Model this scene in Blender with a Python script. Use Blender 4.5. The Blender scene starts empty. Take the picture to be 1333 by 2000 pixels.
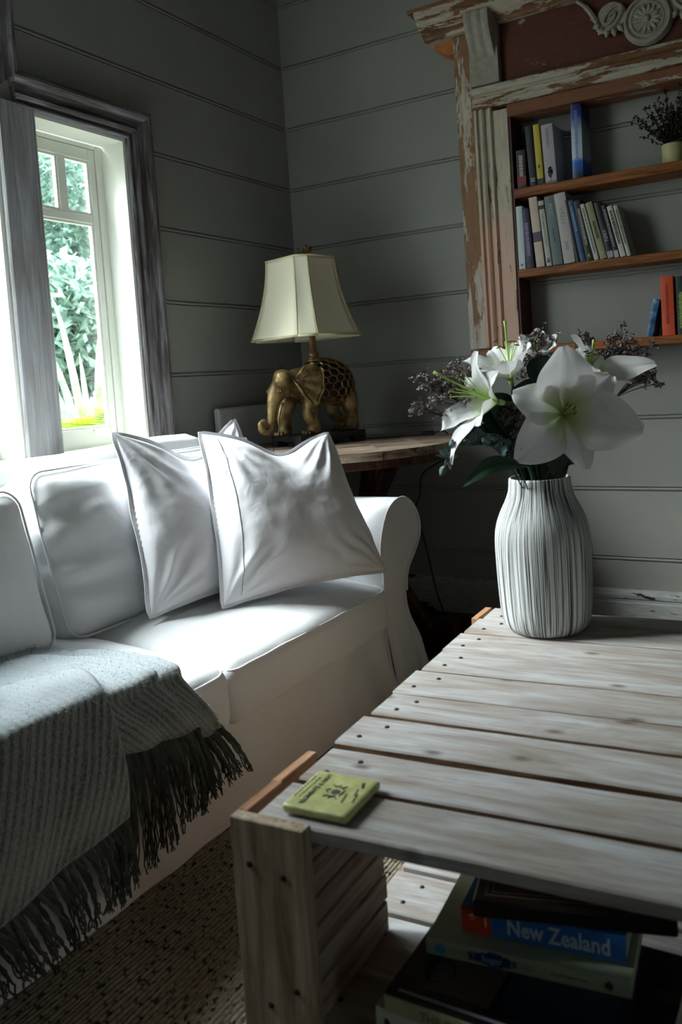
import bpy, math, random
from mathutils import Vector, Matrix, noise
from math import sin, cos, pi, radians, sqrt, exp

# ------------------------------------------------------------------ camera, world, lights, exposure
SC = bpy.context.scene
COL = SC.collection
CAM_LOC = Vector((2.237, -3.196, 1.036))
yaw, pit, rol = -0.4971, -0.0585, -0.0638
FW = Vector((sin(yaw)*cos(pit), cos(yaw)*cos(pit), sin(pit)))
R0 = Vector((cos(yaw), -sin(yaw), 0)); U0 = R0.cross(FW)
RT = cos(rol)*R0 + sin(rol)*U0
UP = -sin(rol)*R0 + cos(rol)*U0
cd = bpy.data.cameras.new('camera'); cam = bpy.data.objects.new('camera', cd); COL.objects.link(cam)
cam.matrix_world = Matrix(((RT.x, UP.x, -FW.x, CAM_LOC.x), (RT.y, UP.y, -FW.y, CAM_LOC.y), (RT.z, UP.z, -FW.z, CAM_LOC.z), (0, 0, 0, 1)))
cd.sensor_fit = 'VERTICAL'; cd.sensor_height = 36; cd.lens = 1610.6/2000*36
cd.shift_x = -116.3/2000; cd.shift_y = -172.4/2000
cd.clip_start = 0.05
cd.dof.use_dof = True; cd.dof.focus_distance = 2.35; cd.dof.aperture_fstop = 5.0
SC.camera = cam

SC.view_settings.view_transform = 'Standard'; SC.view_settings.look = 'None'
SC.view_settings.gamma = 1; SC.view_settings.use_curve_mapping = False
SC.view_settings.exposure = 0.0
SC.cycles.use_denoising = True
SC.cycles.max_bounces = 8; SC.cycles.diffuse_bounces = 5; SC.cycles.glossy_bounces = 3
SC.cycles.transparent_max_bounces = 8
SC.cycles.caustics_reflective = False; SC.cycles.caustics_refractive = False
SC.cycles.sample_clamp_indirect = 4.0

def s2l(c): return tuple(((x/12.92) if x <= .04045 else ((x+.055)/1.055)**2.4) for x in c)
def hexc(h): return s2l(tuple(int(h[i:i+2], 16)/255 for i in (0, 2, 4)))

W = bpy.data.worlds.new('sky'); SC.world = W; W.use_nodes = True
nt = W.node_tree; bg = nt.nodes['Background']
tc = nt.nodes.new('ShaderNodeTexCoord'); nz = nt.nodes.new('ShaderNodeTexNoise'); nz.inputs['Scale'].default_value = 2.5; nz.inputs['Detail'].default_value = 4
cr = nt.nodes.new('ShaderNodeValToRGB')
cr.color_ramp.elements[0].position = .35; cr.color_ramp.elements[0].color = (.72, .86, 1, 1)
cr.color_ramp.elements[1].position = .65; cr.color_ramp.elements[1].color = (.95, .98, 1, 1)
nt.links.new(tc.outputs['Generated'], nz.inputs['Vector']); nt.links.new(nz.outputs['Fac'], cr.inputs['Fac']); nt.links.new(cr.outputs['Color'], bg.inputs['Color'])
SKY = 15.0
# overcast sky: three times as bright overhead as at the horizon
sx_ = nt.nodes.new('ShaderNodeSeparateXYZ'); nt.links.new(tc.outputs['Generated'], sx_.inputs[0])
mr = nt.nodes.new('ShaderNodeMapRange'); mr.inputs['From Min'].default_value = 0; mr.inputs['From Max'].default_value = 1
mr.inputs['To Min'].default_value = SKY*.36; mr.inputs['To Max'].default_value = SKY*1.1
nt.links.new(sx_.outputs['Z'], mr.inputs['Value']); nt.links.new(mr.outputs['Result'], bg.inputs['Strength'])
# veiled sun, high and from behind the window wall
sl = bpy.data.lights.new('veiled_sun', 'SUN'); sl.energy = 26.0; sl.angle = radians(38); sl.color = (.93, .97, 1)
so_ = bpy.data.objects.new('veiled_sun', sl); COL.objects.link(so_)
so_.rotation_euler = Vector((-.66, -.42, .75)).to_track_quat('Z', 'Y').to_euler()

def portal(name, loc, sx, sy, rot):
    l = bpy.data.lights.new(name, 'AREA'); l.shape = 'RECTANGLE'; l.size = sx; l.size_y = sy
    l.cycles.is_portal = True
    o = bpy.data.objects.new(name, l); COL.objects.link(o); o.location = loc; o.rotation_euler = rot
WIN = [(-1.383, -.997, .847, 1.939), (-2.80, -1.515, .847, 2.70), (-3.768, -3.382, .847, 1.939)]
WIN = WIN[:2]
WR = (-5.0, -4.25, 1.0, 2.2)      # unseen fill window added in the right-hand wall, behind the viewer
for i, (a, b, c, d) in enumerate(WIN):
    portal('window_daylight', (-.30, (a+b)/2, (c+d)/2), d-c, b-a, (0, radians(-90), 0))

portal('window_daylight', (5.65, (WR[0]+WR[1])/2, (WR[2]+WR[3])/2), WR[3]-WR[2], WR[1]-WR[0], (0, radians(90), 0))  # portal for the added fill window

# ------------------------------------------------------------------ helpers
rng = random.Random(7)
def V(*a): return Vector(a)
def at(px, py, dep):
    """world point at a given forward distance for a photo pixel (used for placing the bouquet)"""
    return CAM_LOC + dep*(FW + (px-782.8)/1610.6*RT - (py-827.6)/1610.6*UP)

class MB:
    def __init__(s): s.v = []; s.f = []; s.m = []; s.uv = {}
    def add(s, vs, fs, mi=0):
        n = len(s.v); s.v += [tuple(v) for v in vs]; s.f += [tuple(i+n for i in f) for f in fs]; s.m += [mi]*len(fs)
        return s
    def box(s, c, d, rot=None, b=0.0, mi=0):
        hx, hy, hz = d[0]/2, d[1]/2, d[2]/2
        vs = []; fs = []
        if b <= 0:
            vs = [V(x*hx, y*hy, z*hz) for x in (-1, 1) for y in (-1, 1) for z in (-1, 1)]
            fs = [(0, 1, 3, 2), (4, 6, 7, 5), (0, 4, 5, 1), (2, 3, 7, 6), (0, 2, 6, 4), (1, 5, 7, 3)]
        else:
            b = min(b, hx*.45, hy*.45, hz*.45)
            idx = {}
            for x in (-1, 1):
                for y in (-1, 1):
                    for z in (-1, 1):
                        for a in range(3):
                            p = [x*hx, y*hy, z*hz]
                            for k in range(3):
                                if k != a: p[k] -= (x, y, z)[k]*b
                            idx[(x, y, z, a)] = len(vs); vs.append(V(*p))
            for a in range(3):
                o = [k for k in range(3) if k != a]
                for sg in (-1, 1):
                    q = []
                    for (u, w) in ((-1, -1), (1, -1), (1, 1), (-1, 1)):
                        t = [0, 0, 0]; t[a] = sg; t[o[0]] = u; t[o[1]] = w; q.append(idx[(*t, a)])
                    fs.append(tuple(q))
            for a in range(3):
                o = [k for k in range(3) if k != a]
                for u in (-1, 1):
                    for w in (-1, 1):
                        q = []
                        for (sg, ax) in ((-1, o[0]), (1, o[0]), (1, o[1]), (-1, o[1])):
                            t = [0, 0, 0]; t[a] = sg; t[o[0]] = u; t[o[1]] = w; q.append(idx[(*t, ax)])
                        fs.append(tuple(q))
            for x in (-1, 1):
                for y in (-1, 1):
                    for z in (-1, 1): fs.append(tuple(idx[(x, y, z, a)] for a in range(3)))
        if rot is not None: vs = [rot @ v for v in vs]
        c = V(*c)
        return s.add([v+c for v in vs], fs, mi)
    def tube(s, pts, r, n=8, mi=0, cap=True):
        pts = [V(*p) for p in pts]; N = len(pts)
        rs = r if isinstance(r, (list, tuple)) else [r]*N
        t0 = (pts[1]-pts[0]).normalized()
        up = V(0, 0, 1) if abs(t0.z) < .9 else V(1, 0, 0)
        a = t0.cross(up).normalized(); vs = []
        for i, p in enumerate(pts):
            t = (pts[min(i+1, N-1)]-pts[max(i-1, 0)])
            t = t.normalized() if t.length > 1e-9 else t0
            a = (a - t*a.dot(t)); a = a.normalized() if a.length > 1e-6 else t.orthogonal().normalized()
            b = t.cross(a)
            for k in range(n):
                an = 2*pi*k/n; vs.append(p + rs[i]*(cos(an)*a + sin(an)*b))
        fs = [(i*n+k, i*n+(k+1) % n, (i+1)*n+(k+1) % n, (i+1)*n+k) for i in range(N-1) for k in range(n)]
        if cap: fs += [tuple(range(n))[::-1], tuple((N-1)*n+k for k in range(n))]
        return s.add(vs, fs, mi)
    def lathe(s, prof, n=48, c=(0, 0, 0), mi=0):
        c = V(*c); vs = []; N = len(prof)
        for (r, z) in prof:
            for k in range(n): vs.append(c+V(r*cos(2*pi*k/n), r*sin(2*pi*k/n), z))
        fs = [(i*n+k, i*n+(k+1) % n, (i+1)*n+(k+1) % n, (i+1)*n+k) for i in range(N-1) for k in range(n)]
        return s.add(vs, fs, mi)
    def grid(s, fn, nu, nv, mi=0, wrapu=False, uv=None):
        base = len(s.v); vs = []
        for j in range(nv+1):
            for i in range(nu+(0 if wrapu else 1)):
                vs.append(fn(i/nu, j/nv))
        w = nu+(0 if wrapu else 1)
        fs = []
        for j in range(nv):
            for i in range(nu):
                i2 = (i+1) % w if wrapu else i+1
                fs.append((j*w+i, j*w+i2, (j+1)*w+i2, (j+1)*w+i))
        s.add(vs, fs, mi)
        if uv:
            k = base
            for j in range(nv+1):
                for i in range(w): s.uv[k] = uv(i/nu, j/nv); k += 1
        return s
    def prism(s, poly, a, b, mi=0, flip=False):
        """poly: list of 3D points of the section; extruded from offset a to offset b"""
        n = len(poly); A = [V(*p)+V(*a) for p in poly]; B = [V(*p)+V(*b) for p in poly]
        fs = [(k, (k+1) % n, n+(k+1) % n, n+k) for k in range(n)]
        fs += [tuple(range(n))[::-1], tuple(range(n, 2*n))]
        return s.add(A+B, fs, mi)
    def build(s, name, mats, parent=None, smooth=False, origin=None, angle=None):
        me = bpy.data.meshes.new(name)
        vs = s.v
        if origin is not None: vs = [(v[0]-origin[0], v[1]-origin[1], v[2]-origin[2]) for v in vs]
        me.from_pydata(vs, [], s.f); me.update()
        if not isinstance(mats, (list, tuple)): mats = [mats]
        for m in mats: me.materials.append(m)
        if len(mats) > 1: me.polygons.foreach_set('material_index', s.m)
        if s.uv:
            ul = me.uv_layers.new(name='UVMap')
            for l in me.loops: ul.data[l.index].uv = s.uv.get(l.vertex_index, (0, 0))
        if smooth:
            me.polygons.foreach_set('use_smooth', [True]*len(me.polygons))
            if angle is not None:
                try: me.set_sharp_from_angle(angle=radians(angle))
                except Exception: pass
        o = bpy.data.objects.new(name, me); COL.objects.link(o)
        if origin is not None: o.location = origin
        if parent is not None: o.parent = parent
        return o

def empty(name, loc=(0, 0, 0), rz=0):
    o = bpy.data.objects.new(name, None); COL.objects.link(o); o.location = loc; o.rotation_euler = (0, 0, rz)
    o.empty_display_size = .05
    return o
def tag(o, label=None, cat=None, group=None, kind=None):
    if label: o['label'] = label
    if cat: o['category'] = cat
    if group: o['group'] = group
    if kind: o['kind'] = kind
    return o
def inst(me, name, parent, loc=(0, 0, 0), rot=(0, 0, 0), scale=(1, 1, 1)):
    o = bpy.data.objects.new(name, me); COL.objects.link(o); o.parent = parent; o.location = loc; o.rotation_euler = rot; o.scale = scale
    return o
def smoothstep(a, b, x):
    t = max(0, min(1, (x-a)/(b-a))); return t*t*(3-2*t)
def lerp(a, b, t): return a+(b-a)*t
def interp(pts, t):
    """pts: list of tuples evenly spaced in t"""
    n = len(pts)-1; x = max(0, min(.99999, t))*n; i = int(x); f = x-i
    return tuple(lerp(a, b, f) for a, b in zip(pts[i], pts[i+1]))
def catmull(pts, n=8):
    P = [V(*p) for p in pts]; P = [2*P[0]-P[1]]+P+[2*P[-1]-P[-2]]; out = []
    for i in range(1, len(P)-2):
        for k in range(n):
            t = k/n; a, b, c, d = P[i-1], P[i], P[i+1], P[i+2]
            out.append(.5*((2*b)+(c-a)*t+(2*a-5*b+4*c-d)*t*t+(3*b-a-3*c+d)*t**3))
    out.append(P[-2]); return out
def ns(p, s=1.0): return noise.noise(Vector(p)*s)

# ------------------------------------------------------------------ materials
def newmat(name, col=(.5, .5, .5), rough=.6, metal=0, spec=.5):
    m = bpy.data.materials.new(name); m.use_nodes = True
    b = m.node_tree.nodes['Principled BSDF']
    b.inputs['Base Color'].default_value = (*col, 1); b.inputs['Roughness'].default_value = rough
    b.inputs['Metallic'].default_value = metal; b.inputs['Specular IOR Level'].default_value = spec
    return m, m.node_tree, b
def N(nt, typ, **kw):
    n = nt.nodes.new(typ)
    for k, v in kw.items():
        if k in n.inputs: n.inputs[k].default_value = v
        else: setattr(n, k, v)
    return n
def ramp(nt, fac, stops, interp_='LINEAR'):
    r = nt.nodes.new('ShaderNodeValToRGB'); e = r.color_ramp.elements; r.color_ramp.interpolation = interp_
    while len(e) < len(stops): e.new(.5)
    for i, (p, c) in enumerate(stops): e[i].position = p; e[i].color = (*c, 1) if len(c) == 3 else c
    nt.links.new(fac, r.inputs['Fac']); return r
def coords(nt, scale=(1, 1, 1), rand=True, kind='Object'):
    tc = nt.nodes.new('ShaderNodeTexCoord'); mp = nt.nodes.new('ShaderNodeMapping'); mp.inputs['Scale'].default_value = scale
    if rand:
        oi = nt.nodes.new('ShaderNodeObjectInfo'); ml = nt.nodes.new('ShaderNodeMath'); ml.operation = 'MULTIPLY'; ml.inputs[1].default_value = 37.0
        nt.links.new(oi.outputs['Random'], ml.inputs[0]); nt.links.new(ml.outputs[0], mp.inputs['Location'])
    nt.links.new(tc.outputs[kind], mp.inputs['Vector']); return mp.outputs['Vector']
def noi(nt, vec, scale, detail=4, rough=.55, dist=0):
    n = N(nt, 'ShaderNodeTexNoise'); n.inputs['Scale'].default_value = scale; n.inputs['Detail'].default_value = detail
    n.inputs['Roughness'].default_value = rough; n.inputs['Distortion'].default_value = dist
    nt.links.new(vec, n.inputs['Vector']); return n.outputs['Fac']
def mix(nt, fac, a, b, mode='MIX'):
    m = nt.nodes.new('ShaderNodeMix'); m.data_type = 'RGBA'; m.blend_type = mode
    for s, v in ((m.inputs['Factor'], fac), (m.inputs['A'], a), (m.inputs['B'], b)):
        if hasattr(v, 'links') or isinstance(v, bpy.types.NodeSocket): nt.links.new(v, s)
        elif isinstance(v, (int, float)): s.default_value = v
        else: s.default_value = (*v, 1)
    return m.outputs['Result']
def bump(nt, b, h, strength=.3, dist=.002):
    bn = nt.nodes.new('ShaderNodeBump'); bn.inputs['Strength'].default_value = strength; bn.inputs['Distance'].default_value = dist
    nt.links.new(h, bn.inputs['Height']); nt.links.new(bn.outputs['Normal'], b.inputs['Normal'])
def simple(name, col, rough=.6, metal=0, var=.12, scale=30, bmp=.0, spec=.5, axis=(1, 1, 1), rand=True):
    m, t, b = newmat(name, col, rough, metal, spec)
    v = coords(t, axis, rand); f = noi(t, v, scale)
    r = ramp(t, f, [(.3, tuple(c*(1-var) for c in col)), (.7, tuple(min(1, c*(1+var)) for c in col))])
    t.links.new(r.outputs['Color'], b.inputs['Base Color'])
    if bmp: bump(t, b, f, bmp, .001)
    return m
def wood(name, dark, mid, light, axis=(1, 12, 12), scale=5, rough=.7, knots=True, contrast=(.35, .5, .68), wear=None):
    """axis: mapping scale, small along the grain"""
    m, t, b = newmat(name, mid, rough, 0, .25)
    v = coords(t, axis); f = noi(t, v, scale, 6, .65, .6)
    c = ramp(t, f, [(contrast[0], dark), (contrast[1], mid), (contrast[2], light)]).outputs['Color']
    v2 = coords(t, tuple(a*.35+.65 for a in axis)); f2 = noi(t, v2, 4.2, 3, .5)
    c = mix(t, ramp(t, f2, [(.48, (0, 0, 0)), (.72, (.6, .6, .6))]).outputs['Color'], c, dark)
    if knots:
        v3 = coords(t, (1.6, 3.2, 3.2) if axis[0] < 2 else (3.2, 3.2, 1.6)); vo = N(t, 'ShaderNodeTexVoronoi'); vo.voronoi_dimensions = '2D' if axis[0] < 2 else '3D'; vo.inputs['Scale'].default_value = 1.9
        t.links.new(v3, vo.inputs['Vector'])
        k = ramp(t, vo.outputs['Distance'], [(.015, (.85, .85, .85)), (.06, (0, 0, 0))]).outputs['Color']
        c = mix(t, k, c, tuple(x*.45 for x in dark))
    if wear:
        v4 = coords(t, tuple(.6+.1*a for a in axis)); f4 = noi(t, v4, wear[1], 6, .7, .5)
        c = mix(t, ramp(t, f4, [(wear[2]-.02, (0, 0, 0)), (wear[2]+.02, (1, 1, 1))]).outputs['Color'], c, wear[0])
    fg = noi(t, coords(t, tuple(a*3.2 if a > 2 else a for a in axis)), scale*2.6, 5, .7)
    c = mix(t, ramp(t, fg, [(.36, (.34, .34, .34)), (.52, (0, 0, 0))]).outputs['Color'], c, tuple(x*.62 for x in dark))
    t.links.new(c, b.inputs['Base Color']); bump(t, b, fg, .35, .0012)
    return m

M = {}
def painted(name, col, rough=.5):
    m, t, b = newmat(name, col, rough, 0, .35)
    v = coords(t, (1, 1, 1)); f = noi(t, v, 3.0, 4); f2 = noi(t, v, 60, 3)
    r = ramp(t, f, [(.3, tuple(c*.92 for c in col)), (.7, tuple(c*1.05 for c in col))])
    t.links.new(r.outputs['Color'], b.inputs['Base Color']); bump(t, b, f2, .12, .001)
    return m
M['wall'] = painted('wall_paint', hexc('8f8f89'), .45)
M['ceil'] = painted('ceiling_paint', hexc('8c8c88'), .6)
def cream_mat():
    m, t, b = newmat('cream_gloss_paint', hexc('e4e6dc'), .35)
    v = coords(t, (1, 1, .35), False); f = noi(t, v, 22, 6, .7)
    g = N(t, 'ShaderNodeTexCoord'); sp = N(t, 'ShaderNodeSeparateXYZ'); t.links.new(g.outputs['Object'], sp.inputs[0])
    low = ramp(t, sp.outputs['Z'], [(.86, (1, 1, 1)), (.98, (0, 0, 0))]).outputs['Color']
    chip = ramp(t, f, [(.66, (0, 0, 0)), (.69, (1, 1, 1))]).outputs['Color']
    mk = mix(t, 1.0, low, chip, 'MULTIPLY')
    t.links.new(mix(t, mk, hexc('e4e6dc'), hexc('5a5248')), b.inputs['Base Color'])
    return m
M['cream'] = cream_mat()
M['trimwood'] = wood('weathered_trim_wood', hexc('3c322e'), hexc('625d5c'), hexc('8c8c90'), (10, 10, .7), 6, .6, False, (.36, .5, .66))
M['trimwood_h'] = wood('weathered_trim_wood_level', hexc('3c322e'), hexc('625d5c'), hexc('8c8c90'), (10, .7, 10), 6, .6, False, (.36, .5, .66))
M['postwood'] = wood('whitewashed_post_wood', hexc('827d79'), hexc('989899'), hexc('adb0b3'), (12, 12, .8), 3.0, .55, False)
M['pallet'] = wood('whitewashed_pallet_wood', hexc('84766a'), hexc('9f9993'), hexc('b4b5b5'), (1.0, 7, 7), 4.0, .68, True, (.30, .48, .66))
M['pallet_edge'] = wood('brown_sawn_plank_edge', hexc('5c4230'), hexc('8a6c52'), hexc('a8937c'), (1, 6, 6), 5, .8, False)
M['pallet_y'] = wood('pallet_side_wood', hexc('6b503a'), hexc('94806c'), hexc('aba296'), (11, 1.1, 11), 4.5, .7, True)
M['pallet_z'] = wood('pallet_post_wood', hexc('80684c'), hexc('a3917a'), hexc('b9ab98'), (11, 11, 1.0), 4.5, .7, True)
M['pallet_raw'] = wood('raw_orange_pallet_wood', hexc('80563c'), hexc('a87c5c'), hexc('c4a080'), (11, 1.0, 11), 5, .7, False)
M['nail'] = simple('rusty_nail', hexc('2b221d'), .7, .3)
M['floor'] = wood('dark_floorboard', hexc('1d0d0a'), hexc('36170f'), hexc('4a2116'), (9, .6, 9), 5, .3, False)
M['base'] = None
def chip_mat(name, paint, under, thr=.62, axis=(1, 1, 1), sc=9, under2=None, extra=None):
    m, t, b = newmat(name, paint, .6, 0, .3)
    v = coords(t, axis, False); f = noi(t, v, sc, 9, .68, .3)
    fine = noi(t, v, sc*9, 4, .6)
    fm = N(t, 'ShaderNodeMath', operation='MULTIPLY_ADD'); t.links.new(fine, fm.inputs[0]); fm.inputs[1].default_value = .18; t.links.new(f, fm.inputs[2])
    f = fm.outputs[0]
    chip = ramp(t, f, [(thr+.09-.008, (0, 0, 0)), (thr+.09+.008, (1, 1, 1))]).outputs['Color']
    g = noi(t, coords(t, tuple(a*2.5 for a in axis), False), 14, 5)
    u = ramp(t, g, [(.3, tuple(c*.6 for c in under)), (.5, under), (.7, under2 or tuple(min(1, c*1.3) for c in under))]).outputs['Color']
    p = ramp(t, g, [(.3, tuple(c*.72 for c in paint)), (.65, paint)]).outputs['Color']
    if extra: p = mix(t, extra(t), p, extra.col)
    t.links.new(mix(t, chip, p, u), b.inputs['Base Color'])
    inv = N(t, 'ShaderNodeInvert'); t.links.new(chip, inv.inputs['Color']); bump(t, b, inv.outputs['Color'], .6, .002)
    return m
M['base'] = chip_mat('chipped_white_skirting', hexc('a9aaa6'), hexc('211c19'), .60, (.55, 1, 3.5), 5)
class pink:
    col = hexc('cdaa96')
    def __new__(cls, t):
        g = N(t, 'ShaderNodeTexCoord'); sp = N(t, 'ShaderNodeSeparateXYZ'); t.links.new(g.outputs['Object'], sp.inputs[0])
        nn = noi(t, g.outputs['Object'], 6, 5)
        ad = N(t, 'ShaderNodeMath', operation='MULTIPLY_ADD'); t.links.new(nn, ad.inputs[0]); ad.inputs[1].default_value = .5; t.links.new(sp.outputs['Z'], ad.inputs[2])
        dv = N(t, 'ShaderNodeMath', operation='MULTIPLY'); t.links.new(ad.outputs[0], dv.inputs[0]); dv.inputs[1].default_value = .4
        return ramp(t, dv.outputs[0], [(.27, (1, 1, 1)), (.33, (0, 0, 0))]).outputs['Color']
class palefoot:
    col = hexc('bdb6aa')
    def __new__(cls, t):
        g = N(t, 'ShaderNodeTexCoord'); sp = N(t, 'ShaderNodeSeparateXYZ'); t.links.new(g.outputs['Object'], sp.inputs[0])
        mp = N(t, 'ShaderNodeMapping'); mp.inputs['Scale'].default_value = (30, 1, 5); t.links.new(g.outputs['Object'], mp.inputs['Vector'])
        nn = noi(t, mp.outputs[0], 1, 6, .7)
        ad = N(t, 'ShaderNodeMath', operation='MULTIPLY_ADD'); t.links.new(nn, ad.inputs[0]); ad.inputs[1].default_value = .9; t.links.new(sp.outputs['Z'], ad.inputs[2])
        return ramp(t, ad.outputs[0], [(.62, (1, 1, 1)), (.65, (0, 0, 0))]).outputs['Color']
M['mantel_board'] = chip_mat('stripped_brown_mantel_board', hexc('8a6646'), hexc('b5ac9a'), .565, (2.6, 1, .5), 9, hexc('c4bcae'), palefoot)
M['mantel_mould'] = chip_mat('chipped_cream_moulding', hexc('bdb39f'), hexc('7a5a40'), .60, (3, 2, .5), 9, None, pink)
M['mantel_mould_h'] = chip_mat('chipped_cream_level_moulding', hexc('b5ac9a'), hexc('6b4a30'), .53, (.5, 2, 3), 9)
M['mantel_flat_h'] = chip_mat('scraped_brown_level_board', hexc('7d5238'), hexc('a59c8a'), .60, (.5, 2, 2.5), 8, hexc('b5ac9a'))
M['frieze'] = chip_mat('dark_red_frieze_paint', hexc('5a3022'), hexc('8d8578'), .665, (.8, 1, 1.4), 7, hexc('a39a8c'))
M['plaster'] = simple('aged_plaster_ornament', hexc('8f897c'), .7, 0, .18, 40, .2)
M['rawblock'] = simple('orange_raw_timber', hexc('a8682c'), .6, 0, .2, 20)
M['darkred'] = simple('dark_red_inner_board', hexc('4a1714'), .5, 0, .15, 20)
M['shelfwood'] = wood('brown_shelf_wood', hexc('5a3216'), hexc('8a5428'), hexc('a86c38'), (.8, 9, 9), 5, .45, False)
def fabric(name, col, bscale=900, rough=.9, sheen=.3, wr=.0):
    m, t, b = newmat(name, col, rough, 0, .15)
    v = coords(t, (1, 1, 1), False); f = noi(t, v, 7, 4)
    r = ramp(t, f, [(.3, tuple(c*.95 for c in col)), (.7, col)])
    t.links.new(r.outputs['Color'], b.inputs['Base Color'])
    f2 = noi(t, v, bscale, 2); f3 = noi(t, v, 26, 5, .6, 1.2)
    ma = N(t, 'ShaderNodeMath', operation='MULTIPLY_ADD'); t.links.new(f3, ma.inputs[0]); ma.inputs[1].default_value = wr; 
    mb_ = N(t, 'ShaderNodeMath', operation='MULTIPLY'); t.links.new(f2, mb_.inputs[0]); mb_.inputs[1].default_value = .1; t.links.new(mb_.outputs[0], ma.inputs[2])
    bump(t, b, ma.outputs[0], .5, .004)
    b.inputs['Sheen Weight'].default_value = sheen; b.inputs['Sheen Roughness'].default_value = .5
    return m
M['slip'] = fabric('white_cotton_slipcover', (.74, .75, .76), 700, .9, .1, .55)
M['linen'] = fabric('white_linen', (.77, .77, .80), 500, .9, .1, .7)
M['thread'] = simple('grey_seam_thread', (.22, .22, .26), .9)
M['shade'] = None
m, t, b = newmat('cream_shade_fabric', hexc('e4dfc4'), .85, 0, .1)
v = coords(t, (1, 1, 1), False); bump(t, b, noi(t, v, 900, 1), .15, .001)
b.inputs['Transmission Weight'].default_value = 0.0
b.inputs['Subsurface Weight'].default_value = 0
M['shade'] = m
M['shadetrim'] = simple('beige_shade_piping', hexc('cbbf98'), .8)
def gold():
    m, t, b = newmat('antique_gold', hexc('a8894c'), .48, .5)
    v = coords(t, (1, 1, 1), False); f = noi(t, v, 18, 6, .7); f2 = noi(t, v, 120, 2)
    t.links.new(ramp(t, f, [(.32, hexc('3a2c1a')), (.5, hexc('806a40')), (.7, hexc('b09c6c'))]).outputs['Color'], b.inputs['Base Color'])
    bump(t, b, f2, .35, .002); return m
M['gold'] = gold()
M['bronze'] = simple('dark_bronze_lattice', hexc('7a5e3a'), .35, .4, .3, 40, .2)
M['black'] = simple('black_lacquer', hexc('16171a'), .3, 0, .1, 20)
M['darkinside'] = simple('painted_dark_inside', hexc('0d0b0a'), .6)
M['brasspole'] = simple('brown_lamp_stem', hexc('7a5a38'), .3, .4)
M['tabletop'] = wood('worn_brown_tabletop', hexc('4a2f1e'), hexc('8c7a68'), hexc('b5aa9c'), (1, 8, 8), 5, .35, False)
M['tablewood'] = wood('dark_table_frame_wood', hexc('23130c'), hexc('44281a'), hexc('6a4128'), (4, 4, 1), 8, .5, False)
M['cord'] = simple('black_cord', hexc('101010'), .5)
M['heater'] = simple('white_enamel_heater', hexc('b9bdbd'), .4, 0, .03, 4)
def vase_mat():
    m, t, b = newmat('scratched_white_glaze', hexc('dadcd8'), .75, 0, .3)
    tc = N(t, 'ShaderNodeTexCoord'); mp = N(t, 'ShaderNodeMapping'); mp.inputs['Scale'].default_value = (1, .9, 1); t.links.new(tc.outputs['UV'], mp.inputs['Vector'])
    n1 = N(t, 'ShaderNodeTexNoise'); n1.inputs['Scale'].default_value = 1; n1.inputs['Detail'].default_value = 3; n1.inputs['Roughness'].default_value = .7
    mp2 = N(t, 'ShaderNodeMapping'); mp2.inputs['Scale'].default_value = (170, .9, 1); t.links.new(tc.outputs['UV'], mp2.inputs['Vector']); t.links.new(mp2.outputs[0], n1.inputs['Vector'])
    n2 = N(t, 'ShaderNodeTexNoise'); n2.inputs['Scale'].default_value = 1; mp3 = N(t, 'ShaderNodeMapping'); mp3.inputs['Scale'].default_value = (330, 1.6, 1)
    t.links.new(tc.outputs['UV'], mp3.inputs['Vector']); t.links.new(mp3.outputs[0], n2.inputs['Vector'])
    a = ramp(t, n1.outputs['Fac'], [(.34, (0, 0, 0)), (.37, (1, 1, 1))]).outputs['Color']
    c = ramp(t, n2.outputs['Fac'], [(.455, (0, 0, 0)), (.50, (1, 1, 1))]).outputs['Color']
    f = mix(t, 1.0, a, c, 'MULTIPLY')
    t.links.new(mix(t, f, hexc('343432'), hexc('cdd0cd')), b.inputs['Base Color']); bump(t, b, f, .6, .0015)
    return m
M['vase'] = vase_mat()
def petal_mat():
    m, t, b = newmat('white_lily_petal', (.80, .81, .80), .5, 0, .3)
    tc = N(t, 'ShaderNodeTexCoord'); sp = N(t, 'ShaderNodeSeparateXYZ'); t.links.new(tc.outputs['UV'], sp.inputs[0])
    g = ramp(t, sp.outputs['Y'], [(.02, hexc('7f9a3e')), (.22, hexc('c9d3a0')), (.42, (.82, .82, .81))]).outputs['Color']
    mp = N(t, 'ShaderNodeMapping'); mp.inputs['Scale'].default_value = (22, 1.5, 1); t.links.new(tc.outputs['UV'], mp.inputs['Vector'])
    n = N(t, 'ShaderNodeTexNoise'); n.inputs['Scale'].default_value = 1; n.inputs['Detail'].default_value = 2; t.links.new(mp.outputs[0], n.inputs['Vector'])
    c = mix(t, ramp(t, n.outputs['Fac'], [(.3, (.16, .16, .16)), (.6, (0, 0, 0))]).outputs['Color'], g, (.55, .6, .5))
    t.links.new(c, b.inputs['Base Color']); bump(t, b, n.outputs['Fac'], .4, .002)
    # petals let a little light through
    tr = N(t, 'ShaderNodeBsdfTranslucent'); t.links.new(c, tr.inputs['Color']); ms = N(t, 'ShaderNodeMixShader'); ms.inputs[0].default_value = .28
    out = t.nodes['Material Output']; t.links.new(b.outputs[0], ms.inputs[1]); t.links.new(tr.outputs[0], ms.inputs[2]); t.links.new(ms.outputs[0], out.inputs['Surface'])
    return m
M['petal'] = petal_mat()
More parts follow.
